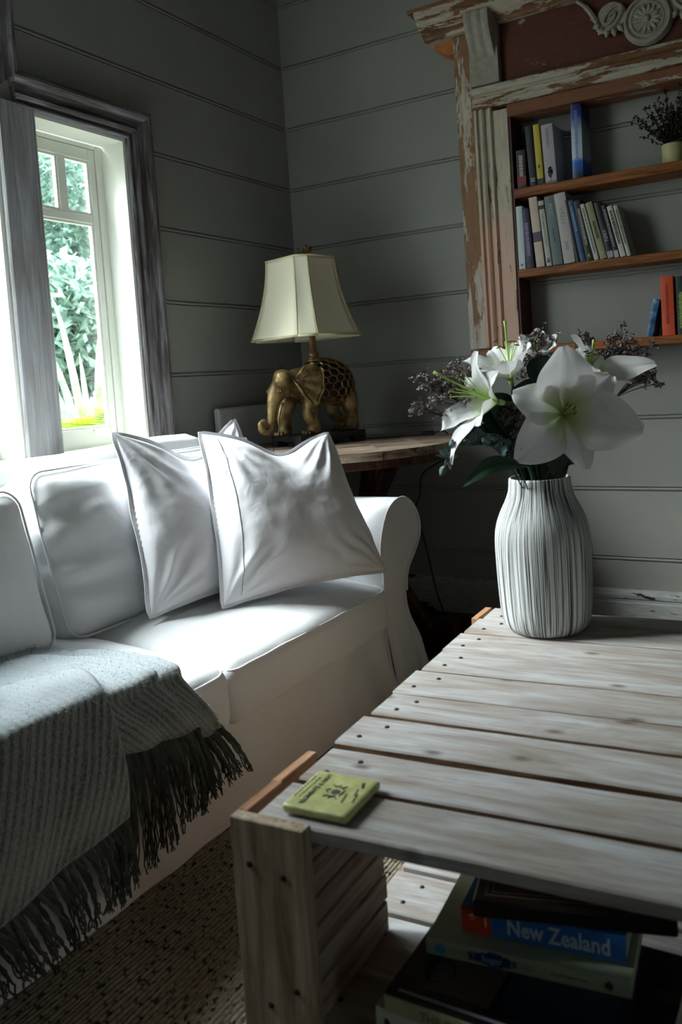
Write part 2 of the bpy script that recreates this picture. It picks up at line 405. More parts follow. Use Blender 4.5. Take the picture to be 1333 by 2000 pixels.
def leafmat(name, a, b_, rough=.5, tr=.0):
    m, t, b = newmat(name, a, rough, 0, .3)
    v = coords(t, (1, 1, 1)); f = noi(t, v, 8, 3)
    c = ramp(t, f, [(.3, a), (.7, b_)]).outputs['Color']; t.links.new(c, b.inputs['Base Color'])
    if tr:
        tn = N(t, 'ShaderNodeBsdfTranslucent'); t.links.new(c, tn.inputs['Color']); ms = N(t, 'ShaderNodeMixShader'); ms.inputs[0].default_value = tr
        t.links.new(b.outputs[0], ms.inputs[1]); t.links.new(tn.outputs[0], ms.inputs[2]); t.links.new(ms.outputs[0], t.nodes['Material Output'].inputs['Surface'])
    return m
M['stamen'] = leafmat('green_stamen', hexc('8fae4c'), hexc('b6cf74'))
M['anther'] = simple('brown_anther', hexc('6a5a2c'), .7)
M['darkleaf'] = leafmat('dark_green_leaf', hexc('14221a'), hexc('24382a'), .35)
M['midleaf'] = leafmat('green_lily_leaf', hexc('22392a'), hexc('35543a'), .4)
M['gum'] = leafmat('blue_green_gum_leaf', hexc('3c4f4c'), hexc('5f7a74'), .6)
M['dried'] = leafmat('dried_mauve_floret', hexc('544c49'), hexc('8c8380'), .8)
M['twig'] = simple('thin_brown_twig', hexc('3c3028'), .8)
M['flax'] = leafmat('flax_blade', hexc('5c6c5a'), hexc('aebaa6'), .4, .15)
M['bush'] = leafmat('bush_leaf', hexc('2c4a3c'), hexc('7f9c8c'), .4, .3)
M['bush2'] = leafmat('pale_bush_leaf', hexc('3c6450'), hexc('9cb4a4'), .4, .3)
M['fern'] = leafmat('lime_fern', hexc('7c9c1c'), hexc('a8c440'), .5, .3)
M['grass'] = simple('garden_ground', hexc('6a6a5c'), .9, 0, .3, 6)
M['bark'] = simple('grey_bark', hexc('6a6a68'), .9, 0, .3, 15)
m, t, b = newmat('window_glass', (1, 1, 1), .0)
for n in list(t.nodes):
    if n.type == 'BSDF_PRINCIPLED': t.nodes.remove(n)
tr = N(t, 'ShaderNodeBsdfTransparent'); gl = N(t, 'ShaderNodeBsdfGlossy'); gl.inputs['Roughness'].default_value = .02
tr.inputs['Color'].default_value = (.96, .98, .97, 1); ms = N(t, 'ShaderNodeMixShader'); ms.inputs[0].default_value = .04
t.links.new(tr.outputs[0], ms.inputs[1]); t.links.new(gl.outputs[0], ms.inputs[2]); t.links.new(ms.outputs[0], t.nodes['Material Output'].inputs['Surface'])
M['glass'] = m

# ------------------------------------------------------------------ room shell
RX, RY, RZ = 5.4, -6.8, 2.95
GZ = [2.742-.275*k for k in range(-1, 10)]            # groove heights
def struct(o): o['kind'] = 'structure'; return o
PROF = [(0.0, .0), (.0005, -.008), (.004, -.008), (.0045, -.002), (.007, 0), (.011, 0), (.0135, -.002), (.014, -.008), (.0175, -.008), (.0185, 0), (.275, 0)]
def clip_prof(za, zb, z0):
    out = []
    P = [(z0-.009+h, d) for h, d in PROF]
    for i, (z, d) in enumerate(P):
        if za <= z <= zb: out.append((z, d))
        if i < len(P)-1:
            z2, d2 = P[i+1]
            for c in (za, zb):
                if z < c < z2: out.append((c, d+(d2-d)*(c-z)/(z2-z)))
    return sorted(set(out), key=lambda q: q[0]) if False else out
def board(parent, axis, z0, za, zb, a, b):
    P = clip_prof(za, zb, z0)
    if len(P) < 2: return
    P2 = []
    for p in P:
        if not P2 or abs(p[0]-P2[-1][0]) > 1e-6 or abs(p[1]-P2[-1][1]) > 1e-6: P2.append(p)
    mb = MB()
    poly = [(z, d) for z, d in P2]+[(P2[-1][0], -.014), (P2[0][0], -.014)]
    if axis == 'x':   # back wall, faces -y
        mb.prism([(0, -d, z) for z, d in poly], (a, 0, 0), (b, 0, 0))
    elif axis == 'y':
        mb.prism([(d, 0, z) for z, d in poly], (0, a, 0), (0, b, 0))
    mb.build('board', M['wall'], parent)
bases = sorted(set([round(z, 4) for z in GZ]+[round(2.742-.275*10, 4)]), reverse=True)
# back wall
wb = struct(MB().box((RX/2-.05, .075, RZ/2), (RX+.3, .12, RZ)).build('wall_back', M['wall']))
for z0 in bases: board(wb, 'x', z0, max(.0, z0-.009), min(RZ, z0-.009+.275), 0, RX)
# left wall with window openings
LW = MB()
ys = [0.0, -.997, -1.383, -1.515, -2.80, RY]
def lw_piece(mb, ya, yb, za, zb): mb.box((-.065, (ya+yb)/2, (za+zb)/2), (.10, abs(ya-yb), zb-za))
for i in range(len(ys)-1):
    ya, yb = ys[i], ys[i+1]; w = [q for q in WIN if abs(q[1]-ya) < 1e-6]
    if w: lw_piece(LW, ya, yb, 0, w[0][2]); lw_piece(LW, ya, yb, w[0][3], RZ)
    else: lw_piece(LW, ya, yb, 0, RZ)
wl = struct(LW.build('wall_left', M['wall']))
for z0 in bases:
    a, b = max(0, z0-.009), min(RZ, z0-.009+.275)
    if b <= .845: board(wl, 'y', z0, a, b, RY, 0); continue
    segs = [(0, -.997, a, b), (-2.80, RY, a, b)]
    if a < .845 < b: segs.append((-.997, -2.80, a, .845))
    if b > 1.945:
        aa = max(a, 1.945); segs += [(-.997, -1.515, aa, b)]
        if b > 2.705: segs += [(-1.515, -2.80, max(a, 2.705), b)]
    for (y0, y1, za, zb) in segs:
        if zb-za > .01: board(wl, 'y', z0, za, zb, y1, y0)
q = MB()
for (a, b, c, d) in ((RY-.15, WR[0], 0, RZ), (WR[1], .15, 0, RZ), (WR[0], WR[1], 0, WR[2]), (WR[0], WR[1], WR[3], RZ)): q.box((RX+.05, (a+b)/2, (c+d)/2), (.1, b-a, d-c))
struct(q.build('wall_right', M['wall']))
struct(MB().box((RX/2, RY-.05, RZ/2), (RX+.3, .1, RZ)).build('wall_front', M['wall']))
struct(MB().box((RX/2, RY/2, RZ+.05), (RX+.3, -RY+.3, .1)).build('ceiling', M['ceil']))
fl = struct(MB().box((RX/2, RY/2, -.06), (RX+.3, -RY+.3, .08)).build('floor', M['floor']))
x = 0.0
k = 0
while x < RX:
    MB().box((x+.0655, RY/2, -.011), (.128, -RY, .022), b=.0015).build('floorboard', M['floor'], fl)
    x += .131
# skirting
def skirt(name, pts, axis, a, b):
    mb = MB()
    if axis == 'x': mb.prism([(0, -d, z) for d, z in pts], (a, 0, 0), (b, 0, 0))
    else: mb.prism([(d, 0, z) for d, z in pts], (0, a, 0), (0, b, 0))
    return struct(mb.build(name, M['base']))
SK = [(0, 0), (.024, 0), (.024, .098), (.019, .102), (.019, .112), (.023, .116), (.023, .128), (.016, .140), (.008, .146), (0, .149)]
skirt('baseboard_back', SK, 'x', 0, RX); skirt('baseboard_left', SK, 'y', RY, -.025)

# architrave round the window bay, mitred
TP = [(0, 0), (0, .012), (.006, .018), (.012, .018), (.015, .012), (.020, .012), (.026, .022), (.036, .026), (.041, .018), (.048, .018), (.070, .024), (.078, .036), (.086, .041), (.096, .041), (.103, .034), (.105, .0)]
def sweep(name, path, mat, side=1):
    """path: list of functions w -> (y, z)"""
    mb = MB(); n = len(TP)
    vs = [V(d, *f(w)) for f in path for (w, d) in TP]
    fs = [(i*n+k, i*n+k+1, (i+1)*n+k+1, (i+1)*n+k) for i in range(len(path)-1) for k in range(n-1)]
    fs += [tuple(range(n)), tuple((len(path)-1)*n+k for k in range(n))]
    mb.add(vs, fs); return struct(mb.build(name, mat))
sweep('trim_1', [lambda w: (-.997+w, .80), lambda w: (-.997+w, 1.939+w)], M['trimwood'])
sweep('trim_2', [lambda w: (-.997+w, 1.939+w), lambda w: (-1.444-w*.2, 1.939+w)], M['trimwood_h'])
sweep('trim_3', [lambda w: (-1.548+w, 1.939+w), lambda w: (-1.548+w, 2.70+w), lambda w: (-2.80-w, 2.70+w), lambda w: (-2.80-w, .80)], M['trimwood'])
for i, yc in enumerate((-1.449,)):
    mb = MB()
    prof = [(-.066, -.05), (-.066, .012), (-.062, .017), (-.055, .017), (-.052, .014), (.052, .014), (.055, .017), (.062, .017), (.066, .012), (.066, -.05)]
    mb.prism([(d, yc+w, 0) for w, d in prof], (0, 0, .775), (0, 0, 1.948))
    struct(mb.build('trim_4', M['postwood']))

def window(idx, y0, y1, z0, z1, nx=2, midz=1.66):
    """casement set deep in the wall: lining boards, jambs, sash, glazing bars, panes, sill"""
    yc = (y0+y1)/2
    o = MB()
    D = .108
    # lining (reveal boards)
    o.box((-D/2-.0, y1-.006, (z0+z1)/2), (D, .012, z1-z0)); o.box((-D/2, y0+.006, (z0+z1)/2), (D, .012, z1-z0)); o.box((-D/2, yc, z1-.006), (D, y1-y0-.024, .012))
    r = struct(o.build('window_%d' % idx, M['cream']))
    MB().box((-D/2+.012, yc, z0-.008), (D+.03, y1-y0-.002, .024), b=.004).build('sill', M['cream'], r)
    xs = -.128
    f = MB()
    yy0, yy1, zt, zb = y0+.012, y1-.012, z1-.012, z0+.004
    f.box((xs, yy1-.013, (zt+zb)/2), (.04, .034, zt-zb), b=.002); f.box((xs, yy0+.013, (zt+zb)/2), (.04, .034, zt-zb), b=.002)
    f.box((xs, yc, zt-.008), (.038, yy1-yy0-.060, .016), b=.001)
    f.build('outer_frame', M['cream'], r)
    a, b = yy0+.0305, yy1-.0305
    s = MB()
    for yy in (a+.014, b-.014): s.box((xs, yy, (zt-.017+zb)/2), (.030, .027, zt-.017-zb), b=.002)
    s.box((xs, yc, zt-.039), (.030, b-a-.056, .043), b=.002); s.box((xs, yc, zb+.034), (.030, b-a-.056, .068), b=.002)
    s.build('sash', M['cream'], r)
    a2, b2 = a+.028, b-.028; zt2 = zt-.061; zb2 = zb+.068
    g = MB(); g.box((xs, yc, midz), (.028, b2-a2, .030), b=.002); g.build('mid_rail', M['cream'], r)
    # stepped putty bead round the openings
    for (za, zb_) in ((midz+.015, zt2), (zb2, midz-.015)):
        nn = nx if za > midz else 1
        for k in range(nn):
            ya = a2+(b2-a2)*k/nn; yb = a2+(b2-a2)*(k+1)/nn
            if k < nn-1:
                MB().box((xs, yb, (za+zb_)/2), (.028, .028, zb_-za), b=.002).build('glazing_bar', M['cream'], r)
            q = MB(); i0 = ya+(.014 if k else 0); i1 = yb-(.014 if k < nn-1 else 0)
            for (c, d) in (((i0+.004, (za+zb_)/2), (.008, zb_-za)), ((i1-.004, (za+zb_)/2), (.008, zb_-za)), (((i0+i1)/2, zb_-.004), (i1-i0-.016, .008)), (((i0+i1)/2, za+.004), (i1-i0-.016, .008))):
                q.box((xs+.004, c[0], c[1]), (.014, d[0], d[1]))
            q.build('glazing_bead', M['cream'], r)
            MB().box((xs-.006, (ya+yb)/2, (za+zb_)/2), (.003, i1-i0, zb_-za)).build('pane', M['glass'], r)
    return r
window(1, *WIN[0]); window(2, *WIN[1], nx=3, midz=1.66)

q = MB(); yc_, zc_ = (WR[0]+WR[1])/2, (WR[2]+WR[3])/2
for yy in (WR[0]+.03, yc_, WR[1]-.03): q.box((RX+.05, yy, zc_), (.09, .06, WR[3]-WR[2]), b=.003)
for zz in (WR[2]+.03, WR[3]-.03): q.box((RX+.05, yc_, zz), (.08, WR[1]-WR[0]-.12, .06), b=.003)
w4 = struct(q.build('window_3', M['cream']))  # added out of view to brighten the dark sofa front and table
for sg in (-1, 1): MB().box((RX+.05, yc_+sg*.17, zc_), (.003, .28, WR[3]-WR[2]-.12)).build('pane', M['glass'], w4)
# ------------------------------------------------------------------ garden outside
struct(MB().box((-8, -1, -.35), (15.6, 26, .1)).build('ground', M['grass']))
def leaf_cloud(name, c, rad, n, size, mat, seed, parent):
    r = random.Random(seed); mb = MB()
    for _ in range(n):
        d = Vector((r.gauss(0, 1), r.gauss(0, 1), r.gauss(0, 1))).normalized(); q = r.random()**.4
        p = V(c[0]+d.x*rad[0]*q, c[1]+d.y*rad[1]*q, c[2]+d.z*rad[2]*q)
        a = Vector((r.uniform(-1, 1), r.uniform(-1, 1), r.uniform(-1, .4))).normalized(); b = a.orthogonal().normalized(); b.rotate(Matrix.Rotation(r.random()*6.3, 3, a))
        s = size*r.uniform(.6, 1.3); nn = a.cross(b)
        mb.add([p, p+a*s*.5+b*s*.22+nn*s*.06, p+a*s, p+a*s*.5-b*s*.22+nn*s*.06], [(0, 1, 2), (0, 2, 3)])
    return mb.build(name, mat, parent)
def bush(loc, rad, n, size, mat, label, seed, h):
    e = empty('garden_shrub', loc); tag(e, label, 'shrub', None)
    leaf_cloud('foliage', (0, 0, h), rad, n, size, mat, seed, e)['kind'] = 'stuff'
    mb = MB(); r = random.Random(seed)
    for k in range(5):
        a = r.random()*6.3; mb.tube(catmull([(0, 0, 0), (.1*cos(a), .1*sin(a), h*.4), (rad[0]*.5*cos(a), rad[1]*.5*sin(a), h)], 5), [.04]*6+[.02]*5, 6)
    mb.build('trunk', M['bark'], e)
bush((-5.6, 3.4, -.3), (1.5, 1.7, 1.5), 14000, .11, M['bush'], 'big dark green leafy bush seen through the upper window panes', 3, 3.2)
bush((-3.6, 1.55, -.3), (.75, .9, .6), 6500, .13, M['bush2'], 'pale broad-leaved shrub behind the flax, in the middle of the window', 4, 1.95)
bush((-7.5, 6.0, -.3), (2.2, 2.0, 1.9), 6000, .20, M['bush2'], 'pale distant bush filling the top right of the window', 5, 3.6)
bush((-4.8, .2, -.3), (1.0, 1.0, 1.3), 3000, .18, M['bush'], 'dark green bush outside, beyond the tall weathered window post', 6, 1.8)
# flax: long strap leaves
fx = empty('flax_plant', (-2.35, .80, -.3)); tag(fx, 'flax plant with long pale arching strap leaves outside the window', 'plant')
r = random.Random(11)
for k in range(170):
    a = r.random()*6.28; L = r.uniform(1.7, 2.9); lean = r.uniform(.30, 1.25); mb = MB(); hb = r.uniform(.75, 1.1)
    def fn(u, v_, a=a, L=L, lean=lean, hb=hb):
        s = v_; x_ = L*lean*s**1.4*.62; z_ = L*hb*(s-(.62*lean)*s**3)
        w = .034*(1-s**3)*(.6+.4*min(1, s*6)); q = (u-.5)*2
        return V(cos(a)*x_-sin(a)*q*w, sin(a)*x_+cos(a)*q*w, z_+abs(q)*w*.35)
    mb.grid(fn, 2, 12); mb.build('strap_leaf', M['flax'], fx, True)
fe = empty('lime_fern', (-1.70, .16, -.3)); tag(fe, 'bright lime green fern low outside the window', 'fern')
for k in range(26):
    a = r.random()*6.28; L = r.uniform(.75, 1.15); mb = MB()
    for i in range(26):
        s = i/26; x_ = L*s*.75; z_ = .95+L*(.9*s-.75*s*s); c = V(cos(a)*x_, sin(a)*x_, z_); t_ = V(-sin(a), cos(a), -.15)
        w = .16*sin(pi*min(1, s*.9+.1)); f_ = V(cos(a), sin(a), .1)*.022
        for sg in (-1, 1): mb.add([c-f_, c+f_, c+sg*t_*w+f_*.8], [(0, 1, 2)])
    mb.tube([(0, 0, 0), (.02*cos(a), .02*sin(a), .95)], .008, 4)
    mb.build('frond', M['fern'], fe)

# ------------------------------------------------------------------ sofa
sofa = tag(empty('sofa', (.5, -1.8, 0)), 'white slipcovered sofa with rolled arm under the window', 'sofa')
SO = sofa.location.copy()
def sb(mb, name, mat=None, smooth=True, angle=None, parent=sofa):
    off = SO if parent is sofa else parent.location+SO
    return mb.build(name, mat or M['slip'], parent, smooth, None, angle)
def shift(mb): mb.v = [(x-SO.x, y-SO.y, z-SO.z) for x, y, z in mb.v]; return mb

def cushion_mesh(frame, half, r, n=26, puff=(.0, .0), wr=.004, seed=0, ex=.0, wfreq=6):
    """frame(p)-> world; local box half sizes; puff along +/-third axis"""
    mb = MB(); H = Vector(half)
    faces = [(0, 1, 2, 1), (0, 1, 2, -1), (1, 2, 0, 1), (1, 2, 0, -1), (2, 0, 1, 1), (2, 0, 1, -1)]
    for (a, b, c, sg) in faces:
        def fn(u, v_):
            q = [0, 0, 0]
            su = sin((u-.5)*pi)*.5+.5; sv = sin((v_-.5)*pi)*.5+.5
            q[a] = (lerp(u, su, .35)*2-1)*H[a]; q[b] = (lerp(v_, sv, .35)*2-1)*H[b]*sg; q[c] = sg*H[c]
            inner = Vector([max(-(H[k]-r), min(H[k]-r, q[k])) for k in range(3)])
            d = Vector(q)-inner; d = d.normalized()*r if d.length > 1e-9 else d
            p = inner+d
            e = [(1-min(1, abs(p[k]/H[k]))**2.2) for k in range(3)]
            p.z += (puff[0] if p.z > 0 else -puff[1])*e[0]*e[1]*min(1, abs(p.z)/H.z)
            p.x += (1 if p.x > 0 else -1)*ex*e[1]*e[2]; p.y += (1 if p.y > 0 else -1)*ex*e[0]*e[2]
            w = noise.fractal(Vector((p.x*wfreq+seed, p.y*wfreq, p.z*wfreq)), 1.0, 2.0, 4)
            p.z += w*wr; p.x += noise.noise(Vector((p.x*wfreq+seed+9, p.y*wfreq, p.z*wfreq)))*wr
            return frame(p)
        mb.grid(fn, n, n)
    return mb
def weld(o, d=.0004):
    import bmesh
    bm = bmesh.new(); bm.from_mesh(o.data); bmesh.ops.remove_doubles(bm, verts=bm.verts, dist=d); bmesh.ops.recalc_face_normals(bm, faces=bm.faces); bm.to_mesh(o.data); bm.free()
    o.data.polygons.foreach_set('use_smooth', [True]*len(o.data.polygons)); return o
def pipe_rect(frame, half, zc, rr=.03, r=.0028, wob=.0, n=10):
    pts = []
    for k in range(4):
        cx = (half[0]-rr)*(1 if k in (0, 3) else -1); cy = (half[1]-rr)*(1 if k in (0, 1) else -1); a0 = k*pi/2
        for i in range(7):
            a = a0+(pi/2)*i/6; pts.append((cx+rr*cos(a), cy+rr*sin(a)))
        nx = (k+1) % 4
    pts.append(pts[0]); out = []
    for i in range(len(pts)-1):
        (x0, y0), (x1, y1) = pts[i], pts[i+1]; m_ = max(1, int(math.hypot(x1-x0, y1-y0)/.03))
        for j in range(m_):
            t_ = j/m_; x_ = lerp(x0, x1, t_); y_ = lerp(y0, y1, t_)
            out.append(frame(Vector((x_, y_, zc+noise.noise(Vector((x_*9, y_*9, 3)))*wob))))
    out.append(out[0]); return out
# base block with skirt
zs, ySofaR, ySofaL = .30, -.72, -2.95
def skirtfn(u, v_):
    y = lerp(-.80, -2.95, u); z = lerp(.335, .010, v_)
    fold = .010*noise.noise(Vector((y*9, z*2.0, 2)))*v_ + .020*exp(-((y+.95)/.20)**2)*sin(44*y+z*12)*v_
    xx = .912+.040*v_+.012*sin(pi*(y+.6)/2.3)*v_+fold - .012*exp(-((z-.29)/.03)**2)
    return V(xx, y, z)
mb = MB().grid(skirtfn, 120, 24); mb.box((.48, -1.86, .19), (.84, 2.1, .24)); shift(mb); sb(mb, 'skirt')
# back frame (rounded top roll)
def backfn(u, v_):
    a = v_
    pts = [(.045, .02), (.04, .40), (.04, .70), (.06, .82), (.11, .862), (.17, .868), (.235, .85), (.27, .79), (.28, .60), (.30, .30)]
    x_, z_ = interp(pts, a); y = lerp(-.958, -2.98, u)
    en = min(1, (1-abs(2*u-1))/.03); z_ = z_-(1-sqrt(max(0, 1-(1-en)**2)))*.05*(z_ > .5)
    z_ += .006*noise.noise(Vector((y*5, z_*4, 0)))*(z_ > .6) + .012*exp(-((y+1.05)/.3)**2)*(z_ > .8)
    return V(x_+.004*noise.noise(Vector((y*8, z_*8, 5))), y, z_)
mb = MB().grid(backfn, 60, 45)
shift(mb); o = sb(mb, 'back_frame')
# arm: rolled, section in y-z
ARM = [(-.955, .02), (-.962, .25), (-.962, .412), (-.970, .477), (-.955, .535), (-.914, .598), (-.860, .628), (-.795, .630), (-.745, .606), (-.708, .565), (-.692, .517), (-.706, .473), (-.752, .426), (-.795, .389), (-.812, .336), (-.806, .260), (-.770, .180), (-.735, .10), (-.700, .018)]
def arm(mirror, name):
    apts = [(p.x, p.y) for p in [Vector((a[0], a[1], 0)) for a in ARM]]
    ap = [(q.x, q.y) for q in catmull([(a[0], a[1], 0) for a in ARM], 4)]
    def T(x, y, z): return V(x, (y if not mirror else -3.66-y), z)
    def fn(u, v_):
        y, z = interp(ap, v_); x = lerp(.07, .925, u)
        # the base spreads outward, with hanging folds
        k = 1-smoothstep(0, .30, z); x += .020*k*u
        fo = .014*k*sin(x*46+z*5)*(1 if y > -.85 else 0)+.004*noise.noise(Vector((x*7, y*7, z*5)))
        back = smoothstep(0, .12, u)
        return T(x, y+fo, z if back >= 1 else z)
    mb = MB().grid(fn, 40, len(ap)-1)
    # front panel: filled section with soft dome and folds
    cy, cz = -.86, .36
    def fp(u, v_):
        y, z = interp(ap, v_); k = 1-smoothstep(0, .30, z)
        yy = lerp(-.865, y, u); zz = lerp(min(z, .52) if z > .05 else z, z, u)
        x = .925+.020*k+.012*(1-u*u)+.011*k*sin(yy*90+zz*6)*u+.006*noise.noise(Vector((yy*14, zz*7, 1)))*(1-u**4)
        return T(x, yy, zz)
    mb.grid(fp, 14, len(ap)-1)
    shift(mb); o = sb(mb, name)
    pp = [T(.929+.02*(1-smoothstep(0, .3, z)), y, z+.001) for y, z in ap if z > .30]
    q = MB().tube(pp, .0032, 6); shift(q); q.build('piping', M['slip'], o, True)
arm(False, 'arm'); arm(True, 'arm')
# seat cushions
def seat(name, y0, y1, x0, x1, ztop, seed, tilt=0):
    c = Vector(((x0+x1)/2, (y0+y1)/2, ztop-.075)); half = (abs(x1-x0)/2, abs(y1-y0)/2, .075)
    fr = lambda p: c+Vector((p.x, p.y, p.z-tilt*(p.x+half[0])*.06 - .012*max(0, p.x/half[0])**3))
    o = cushion_mesh(fr, half, .034, 30, (.034, .0), .006, seed, .006); shift(o); ob = weld(sb(o, name))
    for zc in (.062,):
        pts = pipe_rect(lambda p: fr(Vector((p.x*1.0, p.y, p.z))), (half[0]-.006, half[1]-.006), zc, .045, .003, .004)
        q = MB().tube(pts, .0030, 6, cap=False); shift(q); q.build('piping', M['slip'], ob, True)
seat('seat_cushion', -.955, -1.735, .27, .945, .425, 1, 1)
seat('seat_cushion', -1.745, -2.70, .27, .965, .428, 5, .7)
# back cushions, leaning
def backcush(name, y0, y1, xb, xt, zb, zt, th, seed, wr=.006):
    base = Vector(((xb), (y0+y1)/2, zb)); top = Vector((xt, (y0+y1)/2, zt)); upv = (top-base).normalized(); H = (top-base).length/2
    yv = Vector((0, 1, 0)); nv = yv.cross(upv)      # points toward +x
    if nv.x < 0: nv = -nv
    c = (base+top)/2 - nv*th/2
    half = (abs(y1-y0)/2, H, th/2)
    def fr(p): return c + yv*p.x + upv*p.y + nv*p.z
    mb = cushion_mesh(fr, half, .05, 44, (.05, .02), wr, seed, .006, 7)
    # horizontal creases from the side seam
    out = []
    for v in mb.v:
        q = Vector(v)-c; px, py, pz = q.dot(yv), q.dot(upv), q.dot(nv)
        s_ = (px+half[0])/(2*half[0]); fade = exp(-((s_-.12)/.26)**2) if pz > 0 else 0
        cre = sin(py*62+1.3*noise.noise(Vector((px*4, py*5, seed)))*4+px*5)*.0070*fade*(1 if py < .14 else .3)
        lump = .020*exp(-(((s_-.20)/.16)**2+((py-.12)/.06)**2))*(1 if pz > 0 else 0)
        out.append(tuple(Vector(v)+nv*(cre+lump)))
    mb.v = out; shift(mb); ob = weld(sb(mb, name))
    for zc in (th/2-.012, -th/2+.02):
        pts = pipe_rect(fr, (half[0]-.004, half[1]-.004), zc, .05, .003, .005)
        q = MB().tube(pts, .0032, 6, cap=False); shift(q); q.build('piping', M['slip'], ob, True)
backcush('back_cushion', -1.83, -.965, .535, .415, .425, .855, .17, 2)
backcush('back_cushion', -2.72, -1.875, .555, .45, .43, .825, .18, 8)

# ------------------------------------------------------------------ pillows
def pillow(name, BL, BR, TR, TL, th, label, seed, flange=.010, seam=True, n=90, sag=.04, dip=.055, du=.58):
    BL, BR, TR, TL = [Vector(p) for p in (BL, BR, TR, TL)]
    c = (BL+BR+TR+TL)/4
    root = empty(name, ((BL+BR)/2)); tag(root, label, 'cushion', None)
    O = root.location
    nv = (BR-BL).cross(TL-BL).normalized()
    if nv.dot(CAM_LOC-c) < 0: nv = -nv
    def base(u, v_):
        # edges pulled in between the corners
        uu = u + (.5-u)*sag*1.2*(1-(2*v_-1)**2)*abs(2*u-1)**1.0
        vv = v_ + (.5-v_)*sag*1.6*(1-(2*u-1)**2)*(2*abs(v_-.5))
        return (BL*(1-uu)+BR*uu)*(1-vv)+(TL*(1-uu)+TR*uu)*vv-(TL-BL).normalized()*dip*exp(-((u-du)/.24)**2)*smoothstep(.25, 1, v_)
    def prof(u, v_):
        a = max(0, 1-abs(2*u-1)**2.4); b = max(0, 1-abs(2*v_-1)**2.4)
        return (a*b)**.55
    def side(sg):
        def fn(u, v_):
            p = base(u, v_); q = prof(u, v_)
            w = 0
            for (cu, cv, k) in ((0, 0, 1), (1, 0, 2), (1, 1, 3), (0, 1, 4)):
                du, dv = u-cu, v_-cv; d = math.hypot(du, dv); an = math.atan2(dv, du)
                w += .0050*exp(-((d-.22)/.17)**2)*sin(an*15+seed+k*2+3*noise.noise(Vector((d*5, an*2, seed+k))))
            w += .016*noise.noise(Vector((u*1.6+seed, v_*1.6, sg)))+.0035*noise.fractal(Vector((u*5+seed, v_*5, sg)), 1, 2, 4)
            f = noise.noise(Vector((u*2.3+seed*1.7, v_*1.7+u*1.3, 4)))
            w += .006*(1-abs(f)*2)*.8
            # dent in the top, where the pillow was karate-chopped
            dent = .022*exp(-(((u-.5)/.20)**2+((v_-1.0)/.28)**2))
            p = p+nv*sg*(q*th/2+w*min(1, q*1.6)-dent*sg*(.6 if sg > 0 else 0))
            return p-O
        return fn
    rm = lambda t_: lerp(t_, .5-.5*cos(pi*t_), .8)
    mb = MB().grid(lambda a_, b_: side(1)(rm(a_), rm(b_)), n, n); mb.grid(lambda a_, b_: side(-1)(rm(a_), rm(b_)), n//2, n//2)
    cv = mb.build('cover', M['linen'], root, True); weld(cv, .0002)
    # flange round the edge
    per = []
    K = 40
    for (a, b) in (((0, 0), (1, 0)), ((1, 0), (1, 1)), ((1, 1), (0, 1)), ((0, 1), (0, 0))):
        for i in range(K):
            t_ = i/K; u, v_ = lerp(a[0], b[0], t_), lerp(a[1], b[1], t_); per.append((u, v_))
    L = len(per); inner = [base(*p) for p in per]; cc = base(.5, .5)
    fl = MB(); vs = []
    for i, p in enumerate(inner):
        tn = (inner[(i+1) % L]-inner[i-1]).normalized(); out = tn.cross(nv); 
        if out.dot(p-cc) < 0: out = -out
        wob = nv*(.004*sin(i*.33+seed)+.005*noise.noise(Vector((i*.22, seed, 0))))
        for (k_, h) in ((-.04, .0004), (1, .0013), (1, -.0013), (-.04, -.0004)):
            vs.append(p+out*flange*k_*(1+.25*noise.noise(Vector((i*.15, seed, 3))))+nv*h+wob*max(0, k_)-O)
    fs = [(i*4+k, ((i+1) % L)*4+k, ((i+1) % L)*4+(k+1) % 4, i*4+(k+1) % 4) for i in range(L) for k in range(4)]
    fl.add(vs, fs); fl.build('flange', M['linen'], root, True, angle=50)
    if seam:
        f1 = side(1); pts = []
        for i in range(41):
            t_ = .03+.94*i/40; pts.append(f1(.085+.02*sin(t_*3.1), t_)+nv*.0006)
        MB().tube(pts, .0011, 5).build('seam_stitching', M['thread'], root)
    return root
pillow('throw_pillow', (.715, -1.475, .435), (.955, -.995, .435), (.775, -.995, .866), (.600, -1.385, .905), .17,
       'large crumpled white linen cushion in front, nearest the rolled arm', 3)
pillow('throw_pillow', (.615, -1.645, .448), (.700, -1.15, .45), (.51, -1.08, .86), (.485, -1.597, .926), .15,
       'narrow-looking white linen cushion between sofa back and the large crumpled one', 9, seam=False, du=.5, dip=.055)
pillow('throw_pillow', (.50, -1.25, .46), (.55, -.99, .45), (.375, -.965, .916), (.38, -1.27, .80), .13,
       'white cushion mostly hidden behind the others, one corner poking up by the lamp', 14, seam=False, sag=.03, dip=.02, du=.4)

